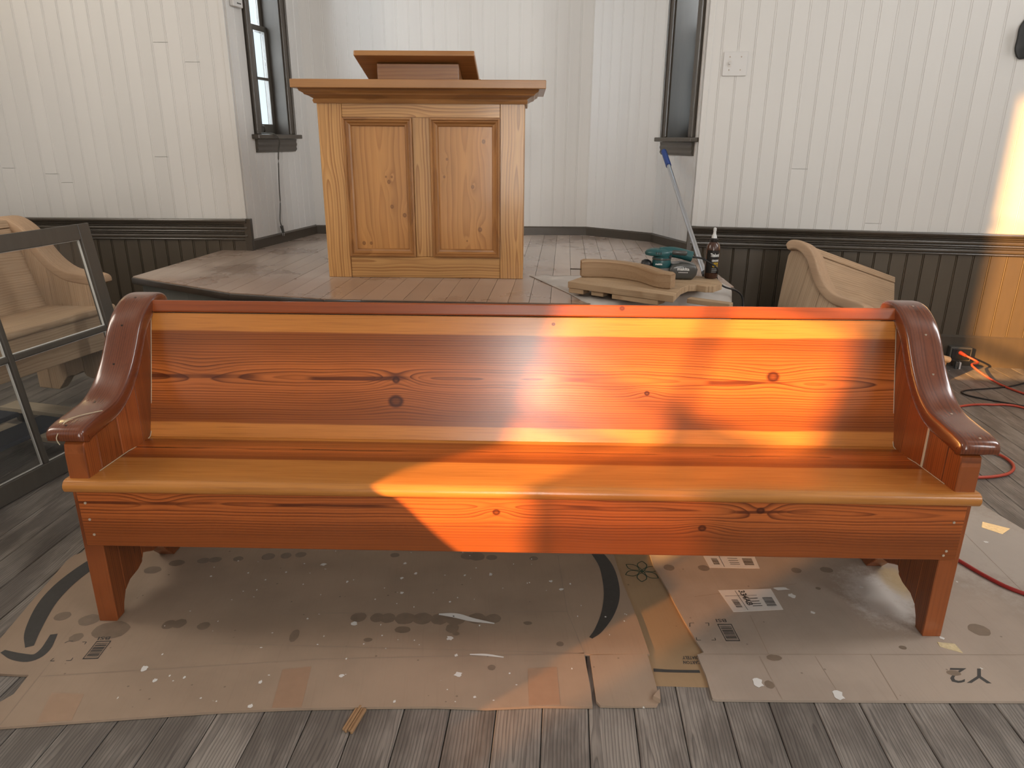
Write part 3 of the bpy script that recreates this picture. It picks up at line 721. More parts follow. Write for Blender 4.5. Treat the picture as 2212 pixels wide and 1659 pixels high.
M['crease'] = plain('cardboard_crease', (.27, .205, .155), .8)
M['tape'] = plain('brown_packing_tape', (.33, .215, .145), .30, speck=.1)
M['cleartape'] = plain('crumpled_clear_tape', (.62, .50, .28), .15, coat=.5, speck=.3, scale=120)
M['sticker'] = plain('white_sticker', (.62, .58, .54), .5)
M['stain'] = plain('oil_stain', (.19, .14, .10), .6, speck=.2)
M['paint'] = plain('white_paint_drip', (.66, .65, .63), .5)
M['kraftedge'] = plain('torn_cardboard_edge', (.40, .30, .20), .9)
ZM, ZT = .0036, .0072
def sheet(name, poly, z0, z1, mat, label):
    o = obj(name, prism(poly, z0, z1, 'xy'), mat); tag(o, label, 'cardboard', 'cardboard sheets'); return o
back_l, back_r = 2.42, 2.42
cl = sheet('cardboard_sheet', [(-1.2649, 1.2810), (-1.0000, 1.3109), (-0.7903, 1.3340), (-0.6837, 1.3451), (-0.5028, 1.3570), (-0.3162, 1.3632), (-0.1763, 1.3661), (-0.0555, 1.3615), (0.0651, 1.3700), (0.1970, 1.3699), (0.1983, 1.4260), (0.1942, 1.5530), (0.3656, 1.5566), (0.3581, 1.6964), (0.3504, 1.7816), (0.3407, 1.8739), (0.3325, 2.0612), (0.3186, 2.3016), (0.3022, 2.5606), (-1.3462, 2.5331), (-1.4089, 2.2423), (-1.3857, 2.0208), (-1.4015, 2.0042), (-1.4063, 1.9720), (-1.3834, 1.7647), (-1.3630, 1.5959), (-1.3687, 1.4706), (-1.2504, 1.4637), (-1.2000, 1.4609), (-1.1944, 1.3962)], .0006, ZT, cbl, 'large stained kraft cardboard sheet printed with dark curved swooshes')
cf = sheet('cardboard_flap', [(0.2084, 1.5496), (0.3595, 1.5566), (0.3608, 1.4841), (0.3621, 1.3939), (0.3495, 1.3743), (0.2743, 1.3721), (0.2160, 1.3730), (0.2077, 1.3878)], .0008, ZT, cbl, 'small loose cardboard flap with a folded corner beside the slit')
cm_ = sheet('cardboard_sheet', [(0.3103, 2.3015), (0.6281, 2.3063), (0.5983, 1.7847), (0.5546, 1.4471), (0.4849, 1.4432), (0.3597, 1.4466), (0.3415, 1.5799)], .0, .0005, cbm, 'browner cardboard strip with a green flower between the two big sheets')
cr = sheet('cardboard_sheet', [(0.4514, 2.2376), (0.4520, 2.0572), (0.4517, 1.9733), (0.4625, 1.8998), (0.4707, 1.8424), (0.4784, 1.7678), (0.4870, 1.6979), (0.4997, 1.6153), (0.5093, 1.5636), (0.4900, 1.5544), (0.4908, 1.5280), (0.4935, 1.4773), (0.4895, 1.3997), (0.4973, 1.3952), (0.7266, 1.3946), (1.0025, 1.3958), (1.3722, 1.3981), (1.8562, 2.0488), (1.7856, 2.2096), (1.7700, 2.2900), (1.7518, 2.3898), (1.7478, 2.5051), (0.5083, 2.4850)], .0006, ZT+.0003, cbr, 'pale cardboard sheet with shipping stickers under the right pew leg')
def P3(p, z): return (p[0], p[1], z)
def ribbon(bm, pts, wd, z, k=6):
    """tapered stroke; wd gives half widths in metres at each point"""
    P = smoothpath([(p[0], p[1], w_) for p, w_ in zip(pts, wd)], k); L_, R_ = [], []
    for i, p in enumerate(P):
        t = (P[min(i+1, len(P)-1)]-P[max(i-1, 0)]); t = Vector((t.x, t.y)).normalized(); n_ = Vector((-t.y, t.x))
        L_.append(bm.verts.new((p.x+n_.x*p.z, p.y+n_.y*p.z, z))); R_.append(bm.verts.new((p.x-n_.x*p.z, p.y-n_.y*p.z, z)))
    for i in range(len(P)-1): bm.faces.new((L_[i], L_[i+1], R_[i+1], R_[i]))
zp = ZT+.0006
bm = bmesh.new(); ribbon(bm, [(-1.2645, 1.5656), (-1.2974, 1.6330), (-1.3301, 1.7392), (-1.3385, 1.8241), (-1.3305, 1.9012), (-1.3102, 1.9733), (-1.2755, 2.0333), (-1.2333, 2.0849)], [.010, .020, .025, .027, .027, .027, .027, .026], zp); obj('printed_swoosh', bm, M['ink'], cl)
bm = bmesh.new(); ribbon(bm, [(-1.3225, 1.5469), (-1.2751, 1.5279), (-1.2302, 1.5231), (-1.2167, 1.5534), (-1.2307, 1.6164)], [.006, .013, .014, .013, .009], zp); obj('printed_swoosh', bm, M['ink'], cl)
bm = bmesh.new(); ribbon(bm, [(0.2487, 2.1414), (0.2756, 2.0548), (0.3001, 1.9686), (0.3047, 1.8783), (0.2973, 1.7989), (0.2753, 1.7203), (0.2427, 1.6509), (0.2177, 1.6177)], [.012, .018, .022, .024, .023, .018, .011, .005], zp); obj('printed_swoosh', bm, M['ink'], cl)
def barcode(bm, c, z, n=13, rim=.06):
    """c: four ground points; frame and bars as print"""
    def q(u0, u1, v0, v1): addflat(bm, [P3(quadmap(c, u, v), z) for u, v in ((u0, v0), (u1, v0), (u1, v1), (u0, v1))])
    if rim:
        q(0, 1, 0, .05); q(0, 1, .95, 1); q(0, rim, 0, 1); q(1-rim, 1, 0, 1)
    rr = random.Random(3)
    for i in range(n):
        v = .1+.8*i/n; q(.12, .88, v, v+.8/n*rr.choice((.3, .5, .75)))
def words(bm, s, c, z, bold=0.01): addtext(bm, s, lambda u, v: P3(quadmap(c, u, v), z), bold)
# print is upside down as seen from the front: lower-left of the text is the upper-right corner in the picture
bm = bmesh.new(); barcode(bm, [(-1.0993, 1.5193), (-1.0600, 1.5215), (-1.0627, 1.5918), (-1.1009, 1.5895)], zp); words(bm, 'BSI', [(-1.0729, 1.6087), (-1.1040, 1.6064), (-1.1017, 1.5933), (-1.0708, 1.5955)], zp)
for a, b, c in (((-1.1811, 1.5812), (-1.1757, 1.5887), (-1.1634, 1.5888)), ((-1.1368, 1.5854), (-1.1258, 1.5855), (-1.1255, 1.5763)), ((-1.1747, 1.5220), (-1.1767, 1.5116), (-1.1661, 1.5117)), ((-1.1376, 1.5137), (-1.1258, 1.5139), (-1.1259, 1.5243))):
    ribbon(bm, [a, b], [.001, .001], zp, 1); ribbon(bm, [b, c], [.001, .001], zp, 1)
obj('printed_code', bm, M['ink'], cl)
bm = bmesh.new(); barcode(bm, [(0.5803, 1.6086), (0.6190, 1.6091), (0.6160, 1.6812), (0.5759, 1.6807)], zp); words(bm, 'BSI', [(0.6054, 1.7035), (0.5767, 1.7031), (0.5768, 1.6888), (0.6053, 1.6891)], zp)
for a, b, c in (((0.4969, 1.6677), (0.5006, 1.6838), (0.5122, 1.6840)), ((0.5433, 1.6843), (0.5537, 1.6845), (0.5506, 1.6723)), ((0.5040, 1.6229), (0.5025, 1.6115), (0.5138, 1.6116)), ((0.5425, 1.6120), (0.5538, 1.6121), (0.5538, 1.6216))):
    ribbon(bm, [a, b], [.001, .001], zp, 1); ribbon(bm, [b, c], [.001, .001], zp, 1)
obj('printed_code', bm, M['ink'], cr); bm = bmesh.new()
words(bm, 'Y2', [(1.2282, 1.5085), (1.1266, 1.5108), (1.0890, 1.4575), (1.1984, 1.4554)], zp, .0)
obj('printed_letters', bm, M['ink'], cr)
bm = bmesh.new()
words(bm, 'CARTON', [(0.4934, 1.5385), (0.4500, 1.5381), (0.4485, 1.5258), (0.4940, 1.5263)], .0011, .02); words(bm, 'IMMEDIATELY', [(0.5196, 1.5566), (0.4515, 1.5558), (0.4500, 1.5433), (0.5188, 1.5441)], .0011, .02)
ribbon(bm, [(0.3666, 1.5027), (0.4108, 1.4998), (0.4836, 1.4988)], [.006, .005, .005], .0011)
obj('printed_warning', bm, M['ink'], cm_)
fc = (0.4121, 1.9469); bm = bmesh.new()
for k in range(6):
    a = k*PI/3+.35; d = Vector((math.cos(a), math.sin(a))); n_ = Vector((-d.y, d.x)); f = Vector(fc)
    for s in (-1, 1):
        ribbon(bm, [tuple(f+d*r+n_*s*w_) for r, w_ in ((.008, 0), (.025, .013), (.042, .013), (.058, 0))], [.0014]*4, .0013)
for k in range(10): a, b = 2*PI*k/10, 2*PI*(k+1)/10; addflat(bm, [(fc[0], fc[1], .0013), (fc[0]+.007*math.cos(a), fc[1]+.007*math.sin(a), .0013), (fc[0]+.007*math.cos(b), fc[1]+.007*math.sin(b), .0013)])
obj('printed_flower', bm, M['green'], cm_)
def sticker(c, scrawl, num=None):
    s = obj('shipping_sticker', prism([quadmap(c, u, v) for u, v in ((0, 0), (1, 0), (1, 1), (0, 1))], ZT, ZT+.0009, 'xy'), M['sticker'], cr)
    z = ZT+.0012; bm = bmesh.new()
    def sub(u0, u1, v0, v1): return [quadmap(c, u0, v0), quadmap(c, u1, v0), quadmap(c, u1, v1), quadmap(c, u0, v1)]
    barcode(bm, sub(.70, .95, .12, .66), z, 16, 0); barcode(bm, sub(.10, .26, .12, .60), z, 14, 0)
    for v in (.2, .3, .42, .55): addflat(bm, [P3(p, z) for p in sub(.45, .64, v, v+.03)])
    addflat(bm, [P3(p, z) for p in sub(.30, .31, .05, .95)]); addflat(bm, [P3(p, z) for p in sub(.05, .66, .70, .715)])
    if scrawl: words(bm, scrawl, [quadmap(c, .36, .95), quadmap(c, .36, .25), quadmap(c, .48, .25), quadmap(c, .48, .95)], z, .03)
    if num: words(bm, num, [quadmap(c, .72, .97), quadmap(c, .72, .1), quadmap(c, .80, .1), quadmap(c, .80, .97)], z, .03)
    obj('sticker_print', bm, M['ink'], s)
sticker([(0.6368, 1.7352), (0.7839, 1.7477), (0.7822, 1.8487), (0.6212, 1.8396)], '334AB')
sticker([(0.6273, 1.9600), (0.7839, 1.9569), (0.7916, 2.0508), (0.6211, 2.0596)], None)
# tape, creases
for c in ([(-0.5609, 1.3579), (-0.4917, 1.3600), (-0.5045, 1.4984), (-0.5742, 1.4875)], [(0.0465, 1.3728), (0.1204, 1.3750), (0.1199, 1.5034), (0.0455, 1.4975)], [(-1.0828, 1.3073), (-1.0077, 1.3150), (-1.0258, 1.3979), (-1.1053, 1.4002)]):
    obj('packing_tape', prism(c, ZT, ZT+.0005, 'xy'), M['tape'], cl)
for c in ([(1.1464, 1.5926), (1.1933, 1.5676), (1.1927, 1.6043), (1.1494, 1.6113)], [(1.6459, 2.2233), (1.6891, 2.1772), (1.7410, 2.2152), (1.6731, 2.2622)]):
    obj('clear_tape', prism(c, ZT, ZT+.0010, 'xy'), M['cleartape'], cr)
bm = bmesh.new()
for a, b in (((-1.1706, 1.4563), (-0.4800, 1.5279)), ((-0.4800, 1.5279), (0.1945, 1.5565)), ((-1.1616, 1.2983), (-1.1755, 1.5272)), ((-0.8144, 1.5854), (0.1945, 1.5565)), ((-0.6573, 1.7133), (0.1619, 1.7316)), ((0.1619, 1.7316), (0.1945, 1.5565)), ((0.1525, 2.0254), (0.1619, 1.7316))):
    ribbon(bm, [a, b], [.0009, .0009], ZT+.0004, 1)
obj('fold_crease', bm, M['crease'], cl)
bm = bmesh.new()
for a, b in (((0.4953, 1.5563), (1.3973, 1.5627)), ((0.6779, 1.5583), (0.6799, 1.7210)), ((0.9464, 1.5613), (0.9368, 1.3982)), ((0.5426, 1.8064), (0.8689, 1.8759)), ((1.5618, 2.1907), (1.5324, 1.7962)), ((0.6512, 1.5509), (0.6567, 1.3954)), ((0.7970, 1.5525), (0.8023, 1.3968))):
    ribbon(bm, [a, b], [.0008, .0008], ZT+.0007, 1)
obj('fold_crease', bm, M['crease'], cr)
def blob(bm, c, rx, ry, z, seed, n=18, rough=.12):
    rr = random.Random(seed); addflat(bm, [(c[0]+rx*math.cos(2*PI*k/n)*(1+rough*(rr.random()-.5)), c[1]+ry*math.sin(2*PI*k/n)*(1+rough*(rr.random()-.5)), z) for k in range(n)])
bm = bmesh.new()
for i, (p, rx, ry) in enumerate((((-0.7229, 2.0107), .017, .017), ((-0.6769, 2.0168), .018, .016), ((-0.3739, 2.0182), .015, .013), ((-0.1392, 2.0160), .022, .020), ((-0.1092, 2.0137), .026, .024), ((-0.0613, 2.0089), .018, .015), ((0.0741, 2.0054), .014, .012), ((-0.4254, 1.6995), .022, .022), ((-0.3731, 1.6980), .020, .020), ((-0.3430, 1.6963), .022, .022), ((-0.2947, 1.6948), .028, .026), ((-0.2468, 1.6954), .028, .026), ((-0.1973, 1.6939), .026, .025), ((-0.1520, 1.6945), .028, .026), ((-0.0938, 1.6972), .026, .024), ((-0.0483, 1.6978), .022, .020), ((-0.5826, 1.6181), .012, .026), ((-0.1591, 1.6541), .018, .020), ((-0.2942, 1.6466), .022, .014), ((-0.9410, 1.6609), .018, .020), ((-0.9135, 1.6652), .018, .020), ((-0.8432, 1.6560), .017, .017), ((-1.1108, 1.9242), .026, .020), ((-1.0536, 1.9636), .024, .018), ((-0.9747, 1.9778), .020, .016), ((-0.9402, 1.9836), .020, .016), ((-0.8688, 1.9899), .016, .014), ((-0.7775, 2.0046), .020, .020), ((-1.0871, 1.6355), .050, .038), ((-1.2541, 1.6937), .022, .02), ((-1.1703, 1.6783), .028, .025), ((-1.1634, 1.6039), .018, .018), ((0.1336, 1.5923), .010, .010), ((-0.0464, 1.4999), .010, .010), ((0.4465, 2.0349), .0, .0), ((-0.1471, 1.6308), .010, .008), ((-0.3810, 1.6033), .012, .008), ((0.0488, 1.6785), .012, .008))):
    if rx: blob(bm, p, rx, ry, ZT+.0003+i*.000004, i)
tag(obj('oil_stains', bm, M['stain'], cl), kind='stuff')
bm = bmesh.new()
for i, (p, rx, ry) in enumerate((((0.4986, 1.9583), .017, .017), ((0.6076, 1.9572), .018, .016), ((0.8957, 1.9481), .016, .015), ((0.9917, 1.9520), .020, .016), ((1.2945, 1.6631), .028, .026), ((0.6427, 1.4464), .012, .014), ((0.6876, 1.5442), .020, .012), ((1.1253, 1.4923), .018, .010), ((0.9258, 1.8528), .008, .007), ((1.0451, 1.5878), .010, .008))):
    blob(bm, p, rx, ry, ZT+.0006+i*.000004, i+50)
tag(obj('oil_stains', bm, M['stain'], cr), kind='stuff')
bm = bmesh.new(); rr = random.Random(5)
ribbon(bm, [(-0.2020, 1.7146), (-0.1531, 1.7089), (-0.1064, 1.6909), (-0.0438, 1.6754)], [.003, .010, .008, .002], ZT+.0009)
ribbon(bm, [(-0.1046, 1.5479), (-0.0623, 1.5466), (-0.0163, 1.5382)], [.002, .004, .002], ZT+.0009)
for p, r in (((-0.1294, 1.4740), .012), ((-0.4206, 1.4659), .008), ((-0.9241, 1.4871), .012), ((-0.8096, 1.4553), .006), ((-0.4311, 1.6709), .010), ((-0.1619, 1.6115), .011), ((-0.3214, 1.8139), .008), ((-0.3325, 1.8895), .007), ((-0.2933, 1.9148), .009), ((-0.4949, 1.8680), .006), ((0.1514, 1.8383), .008), ((0.1229, 1.8784), .007), ((-0.0847, 1.3969), .005), ((-0.2750, 1.3799), .006), ((-0.1405, 1.5439), .007), ((-0.5922, 1.9593), .008), ((-0.3342, 1.9706), .008), ((-0.8772, 1.4449), .007), ((-0.6161, 1.4412), .008), ((-0.6136, 1.3617), .008), ((-0.5885, 1.9620), .008), ((-0.1411, 1.9068), .005), ((-0.0614, 1.9128), .010)):
    blob(bm, p, r*.8*(.6+.6*rr.random()), r*.8, ZT+.0010+rr.random()*.0001, int(r*1e4)+int(p[0]*100), 11, .7)
for i in range(90):
    p = (rr.uniform(-.95, .35), rr.uniform(1.35, 2.1)); blob(bm, p, .0022*rr.random()+.001, .003*rr.random()+.001, ZT+.0009, i, 6, .5)
tag(obj('paint_drips', bm, M['paint'], cl), kind='stuff')
bm = bmesh.new()
for p, rx, ry in (((0.8130, 1.8490), .022, .010), ((0.8324, 1.8146), .010, .012), ((0.6143, 1.4509), .014, .016), ((0.7969, 1.4105), .014, .016), ((1.1705, 1.6267), .006, .006), ((1.6009, 2.1250), .008, .006), ((0.7688, 2.0067), .0, .0), ((0.8622, 1.7337), .006, .006), ((1.0583, 1.8592), .006, .006)):
    if rx: blob(bm, p, rx, ry, ZT+.0012, int(rx*1e5), 11, .8)
tag(obj('paint_drips', bm, M['paint'], cr), kind='stuff')
# folded corner of the flap, torn rolls on the left sheet
obj('folded_corner', prism([(0.3443, 1.3937), (0.3643, 1.4168), (0.3598, 1.3819)], ZT, ZT+.012, 'xy'), cbl, cf)
ch = empty('wood_splinter', P3((-0.3593, 1.3283), 0), (0, 0, -.25)); tag(ch, 'short split splinter of brown wood on the grey floor planks', 'splinter')
for k in range(4): obj('sliver', box(-.014+k*.007, -.0075+k*.007, -.035-.004*(k % 2), .035+.006*(k % 3), .0, .006+.002*(k % 2), bev=.001, seg=1), raw('splinter_wood', 1, 0, F=200., s0=.01, d0=.005, light=(.34, .21, .11), dark=(.15, .08, .04)) if k == 0 else bpy.data.materials['splinter_wood'], ch)

# ------------------------------------------------------------------ drop cloth and clutter on the stage
M['cloth'] = plain('paint_stained_canvas', (.50, .46, .42), .9, speck=.35, scale=9)
bl = [(.083, 3.593), (.22, 3.60), (.40, 3.62), (.62, 3.60), (.85, 3.55), (1.00, 3.50)]
el = [(.10, 3.565), (.24, 3.20), (.345, 2.945), (.56, 3.06), (.80, 3.20), (1.02, 3.325)]
bm = bmesh.new(); U, V_ = 40, 26; rows = []; rr = random.Random(2)
from mathutils import noise as mn
B_ = smoothpath([(x, y, 0) for x, y in bl], 8); E_ = smoothpath([(x, y, 0) for x, y in el], 8)
for i in range(len(B_)):
    row = []; f = i/(len(B_)-1); dropk = min(1, max(0, (f-.30)/.12))
    for j in range(V_):
        v = j/(V_-1)
        if v <= .62:
            t = v/.62; p = B_[i].lerp(E_[i], t); z = ZS+.003+.012*max(0, mn.noise(Vector((p.x*14, p.y*18, 1))))
        else:
            t = (v-.62)/.38; o = Vector((.25, -.97, 0)).normalized(); p = E_[i]+o*(.004+.02*min(1, t*4)*dropk+.010*mn.noise(Vector((f*16, t*3, 2)))*dropk); z = ZS+.003-.34*t*dropk-.002*t
        row.append(bm.verts.new((p.x, p.y, z)))
    rows.append(row)
for A, B in zip(rows, rows[1:]):
    for j in range(V_-1): bm.faces.new((A[j], A[j+1], B[j+1], B[j]))
bmesh.ops.remove_doubles(bm, verts=bm.verts, dist=.0004)
dc = obj('drop_cloth', bm, M['cloth'], None, 180); tag(dc, 'wrinkled paint-stained canvas drop cloth hanging over the stage edge', 'drop cloth')
sol = dc.modifiers.new('thickness', 'SOLIDIFY'); sol.thickness = .002; sol.offset = -1

ZP = .697
pan = empty('pew_end_panel'); tag(pan, 'flat bare pine pew end of narrow staves lying on the drop cloth', 'pew panel')
top = [(0.2404, 3.1068, 0.6970), (0.6390, 2.8177, 0.6970), (0.7062, 2.9803, 0.6970), (0.7496, 3.0426, 0.6970), (0.7880, 3.0544, 0.6970), (0.8202, 3.0249, 0.6970), (0.8539, 3.0262, 0.6970), (0.9070, 3.0906, 0.6970), (0.9183, 3.2233, 0.6970), (0.7369, 3.3341, 0.6970), (0.3826, 3.3436, 0.6970)]
top = [p[:2] for p in top]
dv = Vector((top[1][0]-top[0][0], top[1][1]-top[0][1])).normalized(); nv = (-dv.y, dv.x)
l0 = nv[0]*top[0][0]+nv[1]*top[0][1]; hi_ = max(nv[0]*p[0]+nv[1]*p[1] for p in top)
ang_ = math.atan2(dv.y, dv.x)
stv = wood('loose_panel_stave', 0, 1, **{**RAW, 'F': 110., 's0': .05, 'd0': .01, 'perobj': True, 'vary': .12, 'light': (.46, .325, .20), 'dark': (.26, .145, .07)})
def rotp(pl): return [(math.cos(-ang_)*(p[0]-top[0][0])-math.sin(-ang_)*(p[1]-top[0][1]), math.sin(-ang_)*(p[0]-top[0][0])+math.cos(-ang_)*(p[1]-top[0][1])) for p in pl]
kk = 7; tl = rotp(top); mx = max(p[1] for p in tl)
for i in range(kk):
    pl = clip(clip(tl, 0, 1, mx*(i+1)/kk-.0008), 0, -1, -mx*i/kk-.0008+.0)
    if len(pl) > 2: obj('stave', prism(pl, ZP-.028, ZP-random.random()*.001, 'xy', bev=.0015), stv, pan, None, (top[0][0], top[0][1], 0), (0, 0, ang_))
for q in ((.002, .075, .004, .06), (.11, .17, .012, .05), (.215, .425, .004, .075), (.50, .68, .12, .16)):
    obj('cleat', box(q[0], q[1], q[2], q[3], ZS+.018, ZP-.029, bev=.002, seg=1), stv, pan, None, (top[0][0], top[0][1], 0), (0, 0, ang_))

# curved arm cap standing on edge
ap_ = [(0.3070, 3.1981, 0.6970), (0.3985, 3.2018, 0.6970), (0.4772, 3.1712, 0.6970), (0.5472, 3.0976, 0.6970), (0.5929, 2.9859, 0.6970), (0.6492, 2.9389, 0.6970)]
P = smoothpath(ap_, 6); bm = bmesh.new(); rows = []
for i, p in enumerate(P):
    t = (P[min(i+1, len(P)-1)]-P[max(i-1, 0)]).normalized(); n_ = Vector((-t.y, t.x, 0)); row = []
    hgt = .078-.012*i/len(P); e = 1.0 if 0 < i < len(P)-1 else .88
    for u, v in ((0, .08), (0, .92), (.10, 1), (.90, 1), (1, .92), (1, .08), (.9, 0), (.1, 0)):
        row.append(bm.verts.new((p.x+n_.x*.052*u*e, p.y+n_.y*.052*u*e, ZP+hgt*(v*e+(1-e)/2))))
    rows.append(row)
for A, B in zip(rows, rows[1:]):
    for j in range(8): bm.faces.new((A[j], A[(j+1) % 8], B[(j+1) % 8], B[j]))
bm.faces.new(rows[0]); bm.faces.new(rows[-1])
acm = wood('loose_arm_cap_wood', 0, 2, **{**RAW, 'F': 60., 's0': .72, 'd0': .03, 'light': (.40, .265, .155), 'dark': (.25, .14, .07)})
ac = obj('pew_arm_cap', bm, acm, None, 35); tag(ac, 'curved bare wooden arm cap standing on edge on the loose staves', 'arm cap')
M['iron'] = plain('rusty_nail_iron', (.06, .045, .035), .5, metal=.6)
n0 = Vector(ap_[0]); obj('nail', cyl(n0+Vector((-.05, .02, .036)), n0+Vector((.02, .012, .036)), .0022, 8), M['iron'], ac)

# random-orbit sander
M['teal'] = plain('teal_plastic', (.016, .085, .090), .35, speck=.08)
M['blackp'] = plain('black_plastic', (.014, .014, .015), .4)
M['greyp'] = plain('smoky_grey_plastic', (.060, .060, .055), .35, coat=.3)
M['greyskirt'] = plain('dusty_grey_rubber', (.14, .125, .11), .8)
M['letter'] = plain('white_lettering', (.75, .75, .73), .5)
M['yellowl'] = plain('yellow_lettering', (.72, .46, .03), .5)
sx_ = (0.6655, 3.1677, 0.6970)
sn = empty('power_sander', (sx_[0], sx_[1]+.06, ZP+.001), (0, 0, -.10)); tag(sn, 'teal electric sander with grey dust box lying on the staves', 'sander')
obj('sanding_pad', lathe([(0, 0), (.060, 0), (.062, .004), (.062, .012), (.055, .016), (0, .016)], 28), M['blackp'], sn, 40)
obj('dust_skirt', lathe([(.050, .016), (.056, .020), (.055, .036), (.046, .046), (0, .046)], 28), M['greyskirt'], sn, 40)
obj('motor_body', lathe([(.040, .044), (.043, .055), (.041, .075), (.037, .092), (.040, .100), (0, .100)], 28), M['teal'], sn, 40)
obj('collar', lathe([(.0415, .080), (.0425, .083), (.0415, .088)], 28), M['greyp'], sn, 40)
hd = obj('top_housing', lathe([(0, .128), (.026, .127), (.040, .120), (.045, .110), (.043, .100), (.034, .096), (0, .096)], 28, Matrix.Translation((-.016, 0, 0)) @ Matrix.Diagonal((1.35, .95, 1, 1))), M['teal'], sn, 50)
for k in range(3): obj('vent_slot', box(-.030+k*.010, -.027+k*.010, -.0445, -.036, .106, .117), M['blackp'], hd)
hdl = obj('handle', tube([(-.01, 0, .110), (.04, 0, .113), (.08, 0, .107), (.115, 0, .098), (.132, 0, .094)], .0235, 14), M['teal'], sn, 60)
obj('grip', box(.030, .100, -.0255, .0255, .106, .129, bev=.008), M['greyp'], hdl, 50, (0, 0, 0), (0, .08, 0))
obj('switch_boot', cyl((.036, -.026, .096), (.036, -.020, .096), .006, 12), M['blackp'], hdl)
obj('front_knob', lathe([(0, -.026), (.016, -.022), (.024, -.008), (.025, .006), (.018, .02), (0, .025)], 20, Matrix.Translation((-.068, -.01, .056)) @ Matrix.Rotation(-PI/2, 4, 'Y')), M['blackp'], sn, 60)
db = obj('dust_box', prism([(.035, .0), (.135, .0), (.152, .02), (.155, .045), (.145, .064), (.09, .072), (.045, .064), (.030, .04)], -.055, .045, 'xz', bev=.012, seg=3), M['greyp'], sn, 50)
bm = bmesh.new(); addtext(bm, 'makita', lambda u, v: (.066+.052*u, -.0556, .040+.014*v), .03)
for k in range(7): addflat(bm, [(.072+k*.006, -.0556, .030), (.076+k*.006, -.0556, .030), (.076+k*.006, -.0556, .0335), (.072+k*.006, -.0556, .0335)])
obj('lettering', bm, M['letter'], db)
bm = bmesh.new(); addtext(bm, 'makita', lambda u, v: (-.030+.030*u, -.0432, .060+.009*v), .03); obj('lettering', bm, M['letter'], sn)
h0 = Vector((sx_[0], sx_[1]+.06, ZP))+Vector((.132, -.013, .094))
e1 = (1.1424, 3.7684, 0.5000)
cb_ = obj('power_cord', tube([h0, h0+Vector((.05, -.01, -.008)), h0+Vector((.10, -.06, -.04)), (0.9294, 3.2620, 0.6900), (0.9580, 3.2458, 0.6550), (1.065, 3.30, .60), (1.075, 3.28, .45), (1.08, 3.29, .20), (1.15, 3.25, .012), (1.35, 3.15, .006), (1.7, 3.0, .006)], .0042, 8), M['blackp'], sn, 180)
cb_.matrix_parent_inverse = sn.matrix_world.inverted() if False else (Matrix.Translation(sn.location) @ sn.rotation_euler.to_matrix().to_4x4()).inverted()

# red-handled tool behind the arm cap
tk = (0.7374, 3.2158, 0.6970)
rt_ = empty('utility_knife', (tk[0], tk[1], ZP+.001), (0, 0, .25)); tag(rt_, 'red and black handled tool between arm cap and dust box', 'hand tool')
M['red'] = plain('red_plastic', (.30, .035, .025), .35); 
obj('handle', prism([(-.045, 0), (.03, 0), (.038, .010), (.03, .020), (-.03, .026), (-.05, .014)], -.012, .012, 'xz', bev=.004, seg=2), M['red'], rt_, 50)
obj('blade_guard', prism([(-.03, -.0), (.02, 0), (.03, .007), (-.03, .007)], -.016, -.0125, 'xz', bev=.001), M['sticker'], rt_)

# brown glue bottle
gb = (0.8892, 3.1993, 0.6970)
bt = empty('glue_bottle', (gb[0], gb[1]+.02, ZP+.001), (0, 0, 0)); tag(bt, 'brown plastic glue bottle with clear nozzle beside the sander', 'bottle')
M['brownp'] = plain('brown_bottle_plastic', (.060, .024, .014), .25, coat=.3)
M['lab'] = plain('dark_bottle_label', (.012, .010, .009), .35)
M['clearp'] = plain('translucent_nozzle_plastic', (.62, .63, .62), .3)
obj('bottle_body', lathe([(0, 0), (.026, 0), (.029, .006), (.030, .06), (.030, .125), (.028, .145), (.019, .158), (.015, .162), (0, .162)], 28), M['brownp'], bt, 40)
obj('cap_ring', lathe([(.0175, .160), (.0185, .163), (.0185, .172), (.014, .176), (0, .176)], 24), M['lab'], bt, 40)
obj('nozzle', lathe([(.012, .174), (.011, .184), (.0065, .196), (.006, .206), (.0075, .209), (.0065, .220), (0, .223)], 18), M['clearp'], bt, 50)
lb = bmesh.new(); A_ = [(-1.15+2.0*k/16) for k in range(17)]; vs = [[lb.verts.new((.0305*math.sin(a), -.0305*math.cos(a), z)) for a in A_] for z in (.025, .125)]
for k in range(16): lb.faces.new((vs[0][k], vs[0][k+1], vs[1][k+1], vs[1][k]))
lab = obj('label', lb, M['lab'], bt, 60)
def onb(a0, a1, z0, z1): return lambda u, v: (.0312*math.sin(a0+(a1-a0)*u), -.0312*math.cos(a0+(a1-a0)*u), z0+(z1-z0)*v)
bm = bmesh.new(); addtext(bm, 'Titebond', onb(-.55, .80, .097, .113), .03); addtext(bm, 'GENUINE', onb(-.30, .75, .076, .085), .03)
for k in range(3):
    f_ = onb(-.2, .6, .030+k*.007, .0318+k*.007)
    for u in range(6): addflat(bm, [f_(u/6, 0), f_(u/6+.11, 0), f_(u/6+.11, 1), f_(u/6, 1)])
obj('lettering', bm, M['letter'], bt)
bm = bmesh.new(); addtext(bm, 'HIDE', onb(-.15, .70, .063, .072), .03); addtext(bm, 'GLUE', onb(-.15, .70, .052, .060), .03)
obj('lettering', bm, M['yellowl'], bt)

